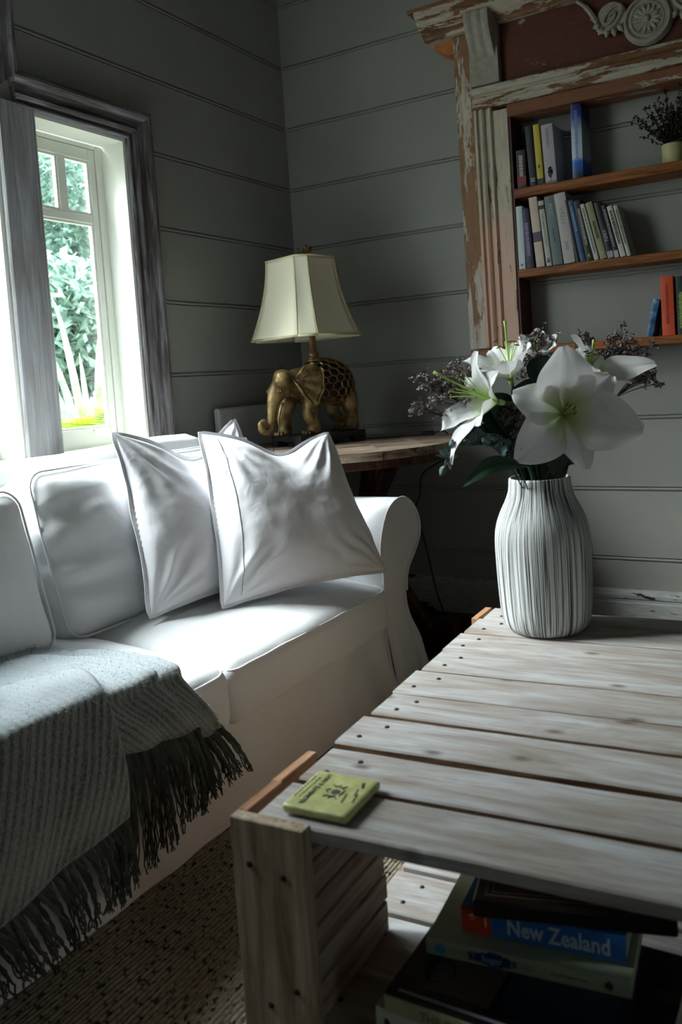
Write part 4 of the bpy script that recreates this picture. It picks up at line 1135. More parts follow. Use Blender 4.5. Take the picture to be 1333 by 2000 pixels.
flat_book('paperback_book', 1.735, 1.995, -2.290, .3030, .0215, .165, hexc('96a084'), 'pale green book with a dark blue splash reading Sugar', many(
    blob(hexc('4a8fa8'), .075, .016, .014), lay_text('THAT', .0125, hexc('7d8a70'), .20), blob(hexc('1c2c5a'), .34, .062, .017), lay_text('Sugar', .0125, hexc('7d96b8'), .34, True), lay_text('BOOK', .0125, hexc('7d8a70'), .50), bars(hexc('4d5844'), .62, .80, .12, 3), blob(hexc('2c342c'), .9, .010, .011)), yaw_=.10)
flat_book('paperback_book', 1.775, 1.985, -2.262, .3400, .0345, .13, hexc('2a6ab0'), 'blue and orange travel guide lettered New Zealand', many(
    band(hexc('c2401c'), 0, .19), lay_text('New Zealand', .0300, hexc('b8cbd8'), .60, True, sx=.80), lay_text('*', .022, hexc('e0d8c8'), .07, True), lay_text('I', .016, hexc('e0d8c8'), .155, True)), yaw_=.10)
e = tag(empty('leather_album', (1.80, -2.282, .3412), radians(14)), 'dark leather album with embossed double frame on top of the stack', 'album', 'books stacked on the table shelf')
leather = simple('black_brown_leather', hexc('1d1210'), .4, 0, .2, 60, .4)
MB().box((.125, .09, .011), (.25, .18, .022), b=.003).build('cover', leather, e)
mb = MB()
for q in (.016, .023):
    pr = [(q, q), (.25-q, q), (.25-q, .18-q), (q, .18-q), (q, q)]
    for i in range(4): mb.tube([(*pr[i], .0222), (*pr[i+1], .0222)], .0011, 5)
mb.tube([(.125, .03, .0222), (.125, .15, .0222)], .001, 5)
mb.build('embossed_frame', simple('worn_gilt', hexc('5a4a38'), .5), e)

# ------------------------------------------------------------------ bookcase (salvaged mantel)
bc = tag(empty('mantel_bookcase', (1.7, -.07, 1.09)), 'wall bookcase made from a salvaged mantelpiece with chipped paint', 'bookcase')
BO = bc.location
def bp(mb, name, mat, smooth=False, angle=None, parent=bc):
    mb.v = [(x-BO.x, y-BO.y, z-BO.z) for x, y, z in mb.v]; return mb.build(name, M[mat] if isinstance(mat, str) else mat, parent, smooth, None, angle)
YF = -.13
xL, xR = .915, 2.485; xc = 1.70
for s in (-1, 1):
    X_ = lambda d: xc+s*(xc-d)*-1 if False else (d if s < 0 else 2*xc-d)
    def bx(x0, x1, y0, y1, z0, z1, name, mat, b=.001):
        a, c = X_(x0), X_(x1); return bp(MB().box(((a+c)/2, (y0+y1)/2, (z0+z1)/2), (abs(c-a), abs(y1-y0), z1-z0), None, b), name, mat)
    bx(.915, .990, YF, -.003, 1.121, 2.345, 'pilaster_board', 'mantel_board')
    # stepped moulding up the inside of the pilaster
    prof = [(.990, -.03), (.990, -.142), (.996, -.150), (1.004, -.150), (1.007, -.138), (1.014, -.138), (1.018, -.146), (1.026, -.150), (1.033, -.144), (1.036, -.134), (1.044, -.134), (1.050, -.142), (1.060, -.146), (1.066, -.138), (1.066, -.03)]
    bp(MB().prism([(X_(x_), y_, 0) for x_, y_ in prof], (0, 0, 1.121), (0, 0, 2.06)), 'pilaster_moulding', 'mantel_mould')
    bx(1.066, 1.126, -.134, -.02, 1.121, 2.03, 'inner_strip', 'mantel_mould')
    bx(1.126, 1.136, -.128, -.003, 1.10, 2.0, 'side_board', 'darkred')
    # corbel: S-curved reeded bracket
    cw = .120; cx = 1.050
    def cf(u, v_):
        z = lerp(2.385, 2.135, v_); d = .018+.055*(1-v_)**1.5+.022*sin(v_*pi*1.6+.4); d = max(.012, d)
        rd = .006*abs(sin(u*pi*3)); w = cw*(1-.10*v_)
        e_ = min(1, min(u, 1-u)*12)
        return V(X_(cx-w/2+w*u), YF-d*e_-rd*e_, z)
    mbx = MB().grid(cf, 24, 24)
    bp(mbx, 'corbel', 'plaster', True, 45)
    bp(MB().box((X_(cx), YF-.012, 2.26), (.118, .03, .26)), 'corbel_block', 'plaster')
    bp(MB().prism([(X_(.822), 0, 0), (X_(.915), 0, 0), (X_(.915), 0, -.058), (X_(.885), 0, -.058), (X_(.822), 0, -.025)], (0, -.095, 2.353), (0, -.004, 2.353)), 'cornice_block', 'rawblock')
# frieze and horizontal members
bp(MB().box((xc, -.075, 2.235), (1.42, .10, .235)), 'frieze_board', 'frieze')
prof = [(-.03, 2.042), (-.152, 2.042), (-.152, 2.062), (-.150, 2.066), (-.148, 2.074), (-.148, 2.084), (-.140, 2.088), (-.140, 2.096), (-.150, 2.100), (-.158, 2.110), (-.158, 2.120), (-.150, 2.126), (-.135, 2.130), (-.03, 2.130)]
bp(MB().prism([(0, y, z) for y, z in prof], (.990, 0, 0), (2*xc-.990, 0, 0)), 'frieze_moulding', 'mantel_mould_h')
bp(MB().box((xc, -.0775, 2.022), (1.15, .115, .050), None, .002), 'lintel_board', 'mantel_flat_h')
prof = [(-.003, 2.350), (-.150, 2.350), (-.155, 2.360), (-.165, 2.368), (-.185, 2.378), (-.205, 2.392), (-.215, 2.400), (-.215, 2.412), (-.232, 2.420), (-.232, 2.436), (-.003, 2.436)]
bp(MB().prism([(0, y, z) for y, z in prof], (.80, 0, 0), (2*xc-.80, 0, 0)), 'cornice', 'mantel_mould_h')
bp(MB().box((xc, -.12, 2.441), (2*(xc-.772), .235, .012), None, .002), 'mantel_top', 'mantel_flat_h')
# carved scroll and rosette
orn = MB(); rx, rz = 1.664, 2.222; yo = YF-.004
orn.add([V(rx+.088*cos(a*pi/18), yo, rz+.088*sin(a*pi/18)) for a in range(36)]+[V(rx+.080*cos(a*pi/18), yo-.014, rz+.080*sin(a*pi/18)) for a in range(36)]+[V(rx, yo-.014, rz)],
        [(i, (i+1) % 36, 36+(i+1) % 36, 36+i) for i in range(36)]+[(36+i, 36+(i+1) % 36, 72) for i in range(36)])
orn.tube([(rx+.075*cos(a*pi/18), yo-.015, rz+.075*sin(a*pi/18)) for a in range(37)], .007, 7, cap=False)
orn.tube([(rx+.056*cos(a*pi/18), yo-.014, rz+.056*sin(a*pi/18)) for a in range(37)], .004, 6, cap=False)
bp(orn, 'rosette_disc', 'plaster', True, 40)
for k in range(14):
    a = k*2*pi/14; mb = MB()
    def pf(u, v_, a=a):
        rr_ = lerp(.012, .050, v_); w = .0095*sin(pi*min(1, v_*.8+.18)); q = (u*2-1)
        return V(rx+cos(a)*rr_-sin(a)*q*w, yo-.016-.007*(1-q*q)*(.4+.6*v_), rz+sin(a)*rr_+cos(a)*q*w)
    mb.grid(pf, 5, 6); bp(mb, 'rosette_petal', 'plaster', True)
mb = MB().tube([(rx, yo-.012, rz), (rx, yo-.022, rz), (rx, yo-.028, rz)], [.014, .013, .006], 14); bp(mb, 'rosette_boss', 'plaster', True)
for s in (-1, 1):
    mb = MB(); cxs, czs = rx+s*.125, 2.262
    pts = []
    for i in range(60):
        a = i/59*2*pi*1.9; rr_ = .050*(1-i/66); pts.append((cxs+s*rr_*cos(a+pi)*-1, yo-.010-.004*i/59, czs-rr_*sin(a+.6)))
    mb.tube(pts, [.0075-.003*i/59 for i in range(60)], 6)
    mb.tube(catmull([(cxs+s*.05, yo-.008, czs-.01), (cxs+s*.085, yo-.008, czs+.05), (cxs+s*.12, yo-.008, czs+.085)], 8), [.010]*10+[.007]*7, 6)
    mb.add([V(cxs+.055*cos(a*pi/12), yo+.003, czs+.055*sin(a*pi/12)) for a in range(24)]+[V(cxs+.050*cos(a*pi/12), yo-.008, czs+.050*sin(a*pi/12)) for a in range(24)]+[V(cxs, yo-.008, czs)],
           [(i, (i+1) % 24, 24+(i+1) % 24, 24+i) for i in range(24)]+[(24+i, 24+(i+1) % 24, 48) for i in range(24)])
    bp(mb, 'carved_scroll', 'plaster', True, 50)
    mb = MB()
    for k in range(5):
        a = radians(200+k*26) if s < 0 else radians(340-k*26)
        c0 = V(cxs+.045*cos(a), yo-.006, czs+.045*sin(a)); mb.tube([c0, c0+V(.012*cos(a), -.004, .012*sin(a)), c0+V(.026*cos(a), 0, .026*sin(a))], [.009, .011, .003], 6)
    bp(mb, 'acanthus_lobes', 'plaster', True)
for (z, t_) in ((1.7045, .036), (1.3985, .032), (1.1015, .032)):
    bp(MB().box((xc, -.069, z), (1.128 if z > 1.2 else 1.57, .130, t_), None, .003), 'shelf', 'shelfwood')

# potted dried plant on the top shelf
pt = tag(empty('potted_plant', (1.720, -.075, 1.7225)), 'dark dried foliage in a cream pot on the top shelf', 'plant')
MB().lathe([(0, 0), (.036, 0), (.038, .004), (.040, .070), (.037, .072), (.035, .066), (.034, .055), (0, .055)], 32).build('pot', simple('cream_stoneware', hexc('b0a878'), .6), pt, True, angle=40)
r = random.Random(3); mb = MB(); lf = MB()
for k in range(64):
    a = r.random()*6.28; el = r.uniform(.35, 1.45); L = r.uniform(.12, .215); d = V(cos(a)*cos(el), sin(a)*cos(el)*.45, sin(el)); p = V(0, 0, .06); pts = [p]
    for i in range(6): pts.append(p+d*L*(i+1)/6+V(r.uniform(-.006, .006), r.uniform(-.004, .004), r.uniform(-.004, .004)))
    mb.tube(pts, .0011, 4)
    for q in pts[2:]:
        for _ in range(4):
            n = Vector((r.gauss(0, 1), r.gauss(0, 1), r.gauss(0, 1))).normalized(); n2 = n.orthogonal().normalized(); s_ = r.uniform(.009, .015)
            lf.add([q, q+n*s_*.5+n2*s_*.35, q+n*s_, q+n*s_*.5-n2*s_*.35], [(0, 1, 2, 3)])
mb.build('twigs', M['twig'], pt); lf.build('dry_leaves', leafmat('near_black_dry_leaf', hexc('17150f'), hexc('2b281e'), .8), pt)['kind'] = 'stuff'

# ------------------------------------------------------------------ round side table
st = tag(empty('round_side_table', (.530, -.515, 0)), 'round plank-topped side table on crossed legs in the corner', 'side table')
R_, tt = .450, .030
cuts = [-R_, -.27, -.09, .085, .26, R_]
for i in range(5):
    a, b = cuts[i]+.0012, cuts[i+1]-.0012; top = []
    # boards run along direction rotated 60 deg
    n = 10
    up_ = [(lerp(a, b, k/n), sqrt(max(0, R_*R_-lerp(a, b, k/n)**2))) for k in range(n+1)]
    poly = [(x_, y_) for x_, y_ in up_]+[(x_, -y_) for x_, y_ in reversed(up_)]
    pp = []
    for q in poly:
        if not pp or math.hypot(q[0]-pp[-1][0], q[1]-pp[-1][1]) > 1e-4: pp.append(q)
    o = MB().prism([(x_, y_, 0) for x_, y_ in pp], (0, 0, .757), (0, 0, .787)).build('tabletop_board', M['tabletop'], st); o.rotation_euler = (0, 0, radians(38))
o = MB().box((0, 0, .745), (.50, .11, .024), None, .002).build('batten', M['tablewood'], st); o.rotation_euler = (0, 0, radians(38)); o.location = (.10, -.02, 0)
o = MB().lathe([(.0, .722), (.40, .722), (.405, .726), (.405, .757), (0, .757)], 48).build('apron', M['tablewood'], st, True, angle=40); 
def leg(p0, p1, w=.05):
    d = Vector(p1)-Vector(p0); L = d.length; rot = d.to_track_quat('Z', 'Y').to_matrix()
    return MB().box((Vector(p0)+Vector(p1))/2, (w, w, L), rot, .004).build('leg', M['tablewood'], st)
leg((.20, .02, .722), (-.22, .06, .02)); leg((-.20, .11, .722), (.24, .16, .02)); leg((.12, -.02, .722), (-.18, .26, .02), .045)
leg((-.05, .0, .722), (.02, .0, .30), .04)
MB().box((.01, .11, .36), (.30, .04, .05), None, .003).build('stretcher', M['tablewood'], st)
foot = MB().box((.2, .2, .035), (.30, .07, .06), None, .01).build('foot_rail', M['tablewood'], st)

# ------------------------------------------------------------------ elephant lamp
LC = V(.398, -.487, .787)
ha = math.atan2(-.95, -.31)
lamp = tag(empty('elephant_lamp', LC, ha), 'gold elephant table lamp with a cream bell shade', 'lamp')
# base: slab with bracket feet  (local x = forward)
mb = MB().box((0, 0, .034), (.325, .190, .022), None, .002)
for sx in (-1, 1):
    for sy in (-1, 1): mb.box((sx*.135, sy*.077, .0115), (.055, .036, .023), None, .001)
mb.box((0, 0, .019), (.25, .14, .012))
mb.build('plinth', M['black'], lamp)
# body by metaballs, meshed once
mbd = bpy.data.metaballs.new('eleph'); mbd.resolution = .006; mbd.render_resolution = .006; mbd.threshold = .35
def ball(p, r, s=(1, 1, 1), rot=None):
    e = mbd.elements.new(); e.co = p
    if s == (1, 1, 1): e.type = 'BALL'; e.radius = r
    else:
        e.type = 'ELLIPSOID'; e.radius = r; e.size_x, e.size_y, e.size_z = s
        if rot: e.rotation = rot
    return e
def chain(pts, rs, n=7):
    for i in range(len(pts)-1):
        for k in range(n): 
            t_ = k/n; ball(Vector(pts[i]).lerp(Vector(pts[i+1]), t_), lerp(rs[i], rs[i+1], t_)*1.42)
    ball(pts[-1], rs[-1]*1.42)
zb = .045
ball((-.045, 0, zb+.180), .100, (1.22, .86, 1.05))
ball((.055, 0, zb+.185), .075, (1.0, .95, 1.1)); ball((-.12, 0, zb+.155), .07, (1, 1, 1.2))
ball((.155, 0, zb+.198), .066, (.90, .98, 1.22)); ball((.158, 0, zb+.226), .044, (1, 1.2, .9)); ball((.105, 0, zb+.205), .068, (1, 1, 1)); ball((.075, 0, zb+.225), .05, (1.3, 1, 1))
chain([(.182, 0, zb+.180), (.205, 0, zb+.135), (.215, 0, zb+.095), (.218, 0, zb+.062), (.228, 0, zb+.034), (.248, 0, zb+.022), (.268, 0, zb+.032), (.271, 0, zb+.054), (.256, 0, zb+.064), (.247, 0, zb+.052)],
      [.033, .023, .017, .014, .0125, .012, .0115, .011, .010, .009], 5)
def lg(x_, y_, dx, bend):
    chain([(x_, y_, zb+.13), (x_+bend, y_, zb+.075), (x_+dx, y_, zb+.028), (x_+dx+.004, y_, zb+.010)], [.034, .026, .022, .025], 6)
    ball((x_+dx+.014, y_, zb+.012), .022, (1, 1.1, .7))
lg(.060, .045, -.005, .014); lg(.105, -.045, .022, .028); lg(-.125, .048, -.012, -.004); lg(-.120, -.045, -.045, .010)
mo = bpy.data.objects.new('eleph', mbd); COL.objects.link(mo); bpy.context.view_layer.update()
dg = bpy.context.evaluated_depsgraph_get(); bme = bpy.data.meshes.new_from_object(mo.evaluated_get(dg)); bpy.data.objects.remove(mo)
bme.name = 'elephant_body'; bme.materials.clear(); bme.materials.append(M['gold'])
bme.polygons.foreach_set('use_smooth', [True]*len(bme.polygons))
# flatten feet on the plinth
for v in bme.vertices: v.co.z = max(v.co.z, zb+.0003)
bo = bpy.data.objects.new('elephant_body', bme); COL.objects.link(bo); bo.parent = lamp
# openwork blanket over the back: lattice shell
import bmesh
r = random.Random(4)
bm0 = bmesh.new(); bmesh.ops.create_icosphere(bm0, subdivisions=3, radius=1.0)
for v in bm0.verts: v.co += Vector((r.uniform(-.07, .07), r.uniform(-.07, .07), r.uniform(-.07, .07)))
bm2 = bmesh.new(); cen = {}
for f in bm0.faces: cen[f.index] = bm2.verts.new(f.calc_center_median().normalized())
for v in bm0.verts:
    n_ = v.co.normalized(); a_ = n_.orthogonal().normalized(); b2_ = n_.cross(a_)
    fs_ = sorted(v.link_faces, key=lambda f: math.atan2((f.calc_center_median()-v.co).dot(b2_), (f.calc_center_median()-v.co).dot(a_)))
    bm2.faces.new([cen[f.index] for f in fs_])
bm0.free()
SX, SY, SZ = .138, .0900, .1090; cxo, czo = -.042, zb+.182
for b_ in (bm2,):
    for v in b_.verts: v.co = Vector((cxo+v.co.x*SX, v.co.y*SY, czo+v.co.z*SZ))
bmesh.ops.delete(bm2, geom=[v for v in bm2.verts if v.co.z < zb+.105 or v.co.x > .072], context='VERTS')
me = bpy.data.meshes.new('lattice_rug'); bm2.to_mesh(me); bm2.free(); me.materials.append(M['bronze'])
lo = bpy.data.objects.new('openwork_lattice', me); COL.objects.link(lo); lo.parent = lamp
wf = lo.modifiers.new('w', 'WIREFRAME'); wf.thickness = .0085; wf.use_even_offset = False; wf.use_boundary = True
mb = MB()
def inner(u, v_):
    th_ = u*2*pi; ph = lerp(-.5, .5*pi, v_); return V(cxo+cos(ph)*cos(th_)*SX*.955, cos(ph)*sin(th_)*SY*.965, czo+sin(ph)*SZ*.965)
mb.grid(inner, 40, 20, wrapu=True); mb.build('dark_core', M['darkinside'], lamp, True)  # shaded inside of the openwork, painted as a near-black core
# ears
def ear(sg):
    mb = MB()
    OUT = catmull([(.004, .030, 0), (.026, .058, 0), (.062, .060, 0), (.090, .034, 0), (.096, -.008, 0), (.084, -.046, 0), (.062, -.080, 0), (.040, -.086, 0), (.024, -.060, 0), (.008, -.030, 0), (-.004, -.005, 0)], 6)
    def f(u, v_):
        # large flap with ribs, hanging from the side of the head
        q = OUT[min(len(OUT)-1, int(round(u*(len(OUT)-1))))]; dx, dz = q.x*v_*1.02, q.y*v_*1.02
        bul = .030*min(1, dx/.05) if dx > 0 else 0
        return V(.140-dx, sg*(.058+bul+.020*v_*v_+.0035*sin(u*44)*v_), zb+.212+dz-.010*v_)
    mb.grid(f, 60, 8); o = mb.build('ear', M['gold'], lamp, True)
    s_ = o.modifiers.new('t', 'SOLIDIFY'); s_.thickness = .005
    ed = MB().tube([f(i/60, 1.0) for i in range(61)], .0034, 6); ed.build('ear_rim', M['gold'], o, True)
for sg in (-1, 1):
    ear(sg)
    MB().tube(catmull([(.185, sg*.028, zb+.128), (.205, sg*.034, zb+.092), (.214, sg*.036, zb+.055), (.212, sg*.035, zb+.038)], 5), [.0055-.0003*i for i in range(16)], 8).build('tusk', M['gold'], lamp, True)
    mb = MB().tube(catmull([(.194, sg*.040, zb+.185), (.206, sg*.036, zb+.176), (.202, sg*.036, zb+.162), (.188, sg*.044, zb+.164)], 4), .0026, 6); mb.lathe([(0, -.006), (.006, -.003), (.006, .003), (0, .006)], 10, (.197, sg*.039, zb+.173)); mb.build('eye', M['bronze'], lamp, True)
mb = MB().tube(catmull([(-.165, .010, zb+.175), (-.192, .014, zb+.150), (-.196, .016, zb+.105), (-.190, .016, zb+.080)], 5), [.005-.0002*i for i in range(16)], 6); mb.build('tail', M['gold'], lamp, True)
for (x_, y_) in ((.078, .045), (.145, -.045), (-.118, .048), (-.148, -.045)):
    mb = MB()
    for k in range(4):
        a = radians(-50+k*33); mb.tube([(x_+.016*cos(a), y_+.022*sin(a), zb+.012), (x_+.026*cos(a), y_+.028*sin(a), zb+.006), (x_+.026*cos(a), y_+.028*sin(a), zb+.001)], [.006, .0062, .004], 7)
    mb.build('toes', M['gold'], lamp, True)
# stem, socket, harp, finial
mb = MB().lathe([(0, .330), (.026, .330), (.026, .338), (.018, .343), (.021, .350), (.021, .358), (.0155, .364), (.0135, .40), (.012, .43), (.0125, .47), (0, .47)], 24)
mb.build('stem', M['brasspole'], lamp, True, angle=50)
mb = MB().lathe([(.0, .325), (.030, .325), (.030, .331), (.024, .336), (0, .336)], 24); mb.build('collar', M['gold'], lamp, True, angle=40)
for sg in (-1, 1): MB().tube(catmull([(0, 0, .45), (0, sg*.05, .50), (0, sg*.06, .60), (0, sg*.03, .69), (0, 0, .715)], 5), .002, 6).build('harp', M['gold'], lamp)
mb = MB()
for k in range(10):
    a = k*2*pi/10; mb.tube([(0, 0, .742), (.014*cos(a), .014*sin(a), .758), (.024*cos(a), .024*sin(a), .772)], [.004, .006, .003], 6)
mb.tube([(0, 0, .712), (0, 0, .780)], .006, 8); mb.build('finial', M['bronze'], lamp, True)
# cut-corner bell shade
Z0, Z1s = 1.205-.787, 1.510-.787
def shade_ring(v_):
    """8 corners at height fraction v_ (0 bottom, 1 top); concave bell profile"""
    k = (1-v_)**1.75; a = lerp(.100, .152, k); b = lerp(.128, .206, k); c = lerp(.036, .054, k)
    return [(x_+.019, y_-.018) for x_, y_ in ((a, -(b-c)), (a, b-c), (a-c, b), (-(a-c), b), (-a, b-c), (-a, -(b-c)), (-(a-c), -b), (a-c, -b))], lerp(Z0, Z1s, v_)
for k in range(8):
    def f(u, v_, k=k):
        q, z = shade_ring(v_); a, b = q[k], q[(k+1) % 8]; x_, y_ = lerp(a[0], b[0], u), lerp(a[1], b[1], u)
        nx, ny = (b[1]-a[1]), -(b[0]-a[0]); nl = math.hypot(nx, ny); s_ = .004*sin(pi*u)*sin(pi*v_)
        return V(x_+nx/nl*s_*-1, y_+ny/nl*s_*-1, z+ .006*sin(pi*u)*(1 if v_ < .02 else 0)*0)
    o = MB().grid(f, 8, 22).build('shade_panel', M['shade'], lamp, True); s_ = o.modifiers.new('t', 'SOLIDIFY'); s_.thickness = .0016
    mb = MB().tube([(*shade_ring(j/22)[0][k], shade_ring(j/22)[1]) for j in range(23)], .0018, 6); mb.build('shade_piping', M['shadetrim'], lamp, True)
for v_, nm, rr_ in ((0, 'bottom_binding', .0042), (1, 'top_binding', .0036)):
    q, z = shade_ring(v_); pts = [(*q[k % 8], z) for k in range(9)]; mb = MB()
    for k in range(8): mb.tube([pts[k], pts[k+1]], rr_, 7)
    mb.build(nm, M['shadetrim'], lamp, True)
# lamp cord with inline switch
mb = MB().tube(catmull([(.50, -.40, .795), (.58, -.33, .7905), (.66, -.25, .7905), (.735, -.22, .792), (.80, -.19, .80), (.815, -.165, .77), (.80, -.13, .70), (.665, -.125, .62), (.640, -.12, .53), (.618, -.12, .47), (.642, -.12, .355), (.662, -.11, .235), (.675, -.10, .13), (.694, -.085, .035), (.70, -.08, .006), (.76, -.16, .005)], 8), .0032, 6)
o = mb.build('lamp_cord', M['cord'], None, True); tag(o, 'thin black lamp cord hanging from the side table to the floor', 'cord')
MB().box((.745, -.215, .7965), (.052, .026, .018), Matrix.Rotation(.5, 3, 'Z'), .004).build('cord_switch', M['cord'], o)
# tail of the sprig of wire at the elephant's back is left to the tail part

# ------------------------------------------------------------------ panel heater on the left wall
ht = tag(empty('panel_heater', (.047, -.36, .62)), 'white flat panel heater on the left wall behind the lamp', 'heater')
MB().box((.0, 0, .165), (.028, .64, .33), None, .006).build('casing', M['heater'], ht)
for y_ in (-.26, .26): MB().box((-.029, y_, .20), (.031, .04, .12), None, .002).build('bracket', M['heater'], ht)
mb = MB()
for k in range(3): mb.tube([(.0135, -.305, .30-.016*k), (.0175, -.305, .30-.016*k)], .004, 8)
mb.build('control_knob', M['heater'], ht)

# ------------------------------------------------------------------ vase
VP = V(1.662, -1.537, .4815)
vase = tag(empty('tall_vase', VP), 'tall off-white vase scratched with fine dark vertical lines', 'vase')
VPR = [(0, 0), (.070, 0), (.082, .004), (.090, .014), (.0955, .035), (.0985, .07), (.1005, .12), (.1015, .17), (.100, .205), (.094, .232), (.084, .256), (.074, .276), (.068, .292), (.0655, .306), (.0645, .320), (.062, .3225), (.0595, .320), (.061, .30), (.068, .27), (.088, .22), (.095, .17), (.092, .05), (.06, .012), (0, .010)]
pr = [(q.x, q.y) for q in catmull([(a, b, 0) for a, b in VPR], 4)]
def vf(u, v_):
    r_, z = interp(pr, v_); a = u*2*pi
    g = noise.noise(Vector((cos(a)*24, sin(a)*24, z*1.5))); k = .0004*g if .005 < z < .318 else 0
    return V((max(0, r_)+k)*cos(a), (max(0, r_)+k)*sin(a), z)
MB().grid(vf, 256, len(pr)-1, wrapu=True, uv=lambda u, v_: (min(u, 1-u)*2 if False else u, v_*1.6)).build('vessel', M['vase'], vase, True)

# ------------------------------------------------------------------ bouquet
MOUTH = VP+V(0, 0, .315)
def stem_to(end, n0=V(0, 0, 1), bend=.5, start=None):
    s = start or MOUTH+V(rng.uniform(-.035, .035), rng.uniform(-.035, .035), -.16)
    return catmull([s, MOUTH+V((end.x-MOUTH.x)*.12, (end.y-MOUTH.y)*.12, 0), MOUTH.lerp(end, .55)+V(0, 0, .02), end], 6)
def lily(name, cpx, dep, face, specs, label, scale=1.0, stam=(.085, .10), stamdir=None, group=None):
    """face: vector (right, up, toward-camera) the flower looks along; specs: (angle deg, length, width, phi0, phi1, twist)"""
    c = at(cpx[0], cpx[1], dep); root = empty(name, c); tag(root, label, 'flower', group)
    Nn = (RT*face[0]+UP*face[1]-FW*face[2]).normalized()
    A = (UP - Nn*UP.dot(Nn)).normalized(); B = A.cross(Nn) ; 
    if B.dot(RT) < 0: B = -B
    for i, (ang, L, w, p0, p1, rf) in enumerate(specs):
        D = cos(radians(ang))*B + sin(radians(ang))*A; T = Nn.cross(D).normalized(); K = 22
        P = [V(0, 0, 0)]; frames = []
        for k in range(K+1):
            s = k/K; ph = radians(lerp(p0, p1, s**1.6)); d = cos(ph)*Nn+sin(ph)*D; frames.append((d, (sin(ph)*Nn-cos(ph)*D)))
            if k < K: P.append(P[-1]+d*L/K)
        def f(u, v_, P=P, frames=frames, w=w, rf=rf, i=i):
            k = min(K, int(round(v_*K))); q = (u-.5)*2
            ww = w/2*(sin(pi*min(1, (v_*.93+.035)**.82))**.75)*(.30+.70*smoothstep(0, .45, v_)); d, up_ = frames[k]
            ed = .0035*rf*sin(v_*13+q*2+i*2)*abs(q)**2*smoothstep(.1, .5, v_)
            cup = .30*ww*(1-q*q)*-1*(1-.4*v_); rib = .0022*exp(-(q/.10)**2)
            return P[k]+T*q*ww+up_*(cup+ed-rib)
        MB().grid(f, 12, K, uv=lambda u, v_: (u, v_)).build('petal', M['petal'], root, True)
    SD = (RT*stamdir[0]+UP*stamdir[1]-FW*stamdir[2]).normalized() if stamdir else Nn
    for k in range(6):
        a = k*pi/3+.3; d = (SD+.30*(cos(a)*A+sin(a)*B)).normalized(); L = rng.uniform(*stam)*.85; e = d*L
        c_ = catmull([V(0, 0, 0), d*L*.5-.006*(cos(a)*A+sin(a)*B), e], 4)
        s_ = MB().tube(c_, .0011, 5).build('stamen', M['stamen'], root, True)
        t_ = d.orthogonal().normalized()*.006; MB().tube([e-t_, e, e+t_], [.0012, .002, .0012], 5).build('anther', M['anther'], s_, True)
    MB().tube(catmull([V(0, 0, 0), SD*stam[1]*.6, SD*stam[1]*1.12+V(0, 0, .004)], 4), [.0022]*8+[.0034], 6).build('pistil', M['stamen'], root, True)
    MB().tube([V(0, 0, 0), -Nn*.012], [.006, .005], 8).build('receptacle', M['stamen'], root, True)
    end = c-Nn*.012; sp = stem_to(end-Nn*.05); sp = sp[:-1]+catmull([sp[-1], end], 3) if False else catmull([tuple(sp[0]), tuple(sp[6]), tuple(end-Nn*.055+V(0, 0, -.01)), tuple(end)], 6)
    MB().tube([Vector(q)-c for q in sp], .0032, 7).build('stem', M['midleaf'], root, True)
    return root
# scale: about 975 px per metre at 1.65 m
lily('white_lily', (1103, 808), 1.655, (.05, .0, 1), [
    (100, .155, .124, 45, 82, 1.2), (222, .150, .104, 55, 112, 1.0), (-14, .162, .120, 48, 92, 1.8), (-72, .125, .074, 55, 110, 1.2), (160, .130, .084, 50, 134, 1.2), (42, .130, .092, 45, 128, 1.8)],
    'largest white lily, wide open and facing forward at the front', stam=(.035, .05), stamdir=(.15, .25, 1))
lily('white_lily', (998, 742), 1.70, (-.30, .80, .35), [
    (15, .095, .065, 30, 62, 1), (75, .085, .060, 25, 60, 1), (140, .110, .050, 30, 120, .8), (190, .115, .055, 35, 100, .9), (250, .085, .060, 35, 75, 1), (310, .085, .065, 30, 60, 1)],
    'upper white lily at left with green stamens pointing up', stam=(.085, .105), stamdir=(-.12, 1, .15))
lily('white_lily', (975, 785), 1.62, (-.85, .15, .35), [
    (90, .120, .050, 25, 105, .8), (40, .100, .045, 25, 125, .8), (150, .100, .045, 30, 110, .8), (215, .150, .056, 30, 112, 1.2), (270, .170, .052, 35, 100, 1.0), (320, .120, .05, 30, 90, 1)],
    'lower left white lily turned sideways with a drooping petal', stam=(.105, .125), stamdir=(-1, .42, .1))
lily('white_lily', (1150, 742), 1.80, (.35, .55, .35), [
    (-22, .160, .085, 40, 78, .5), (60, .10, .06, 35, 110, .8), (110, .11, .06, 35, 95, .8), (160, .10, .06, 35, 90, .8), (215, .09, .06, 35, 80, .8), (285, .10, .06, 35, 90, .8)],
    'rear white lily whose oval petal sticks out to the right', stam=(.06, .075), stamdir=(.1, 1, .2))
lily('white_lily', (1052, 700), 1.86, (-.1, .6, .5), [
    (90, .07, .05, 25, 70, .8), (150, .07, .05, 25, 80, .8), (210, .07, .05, 25, 80, .8), (270, .07, .05, 25, 70, .8), (330, .07, .05, 25, 70, .8), (30, .07, .05, 25, 80, .8)],
    'small half-open white lily at the back, above the others', stam=(.03, .04))
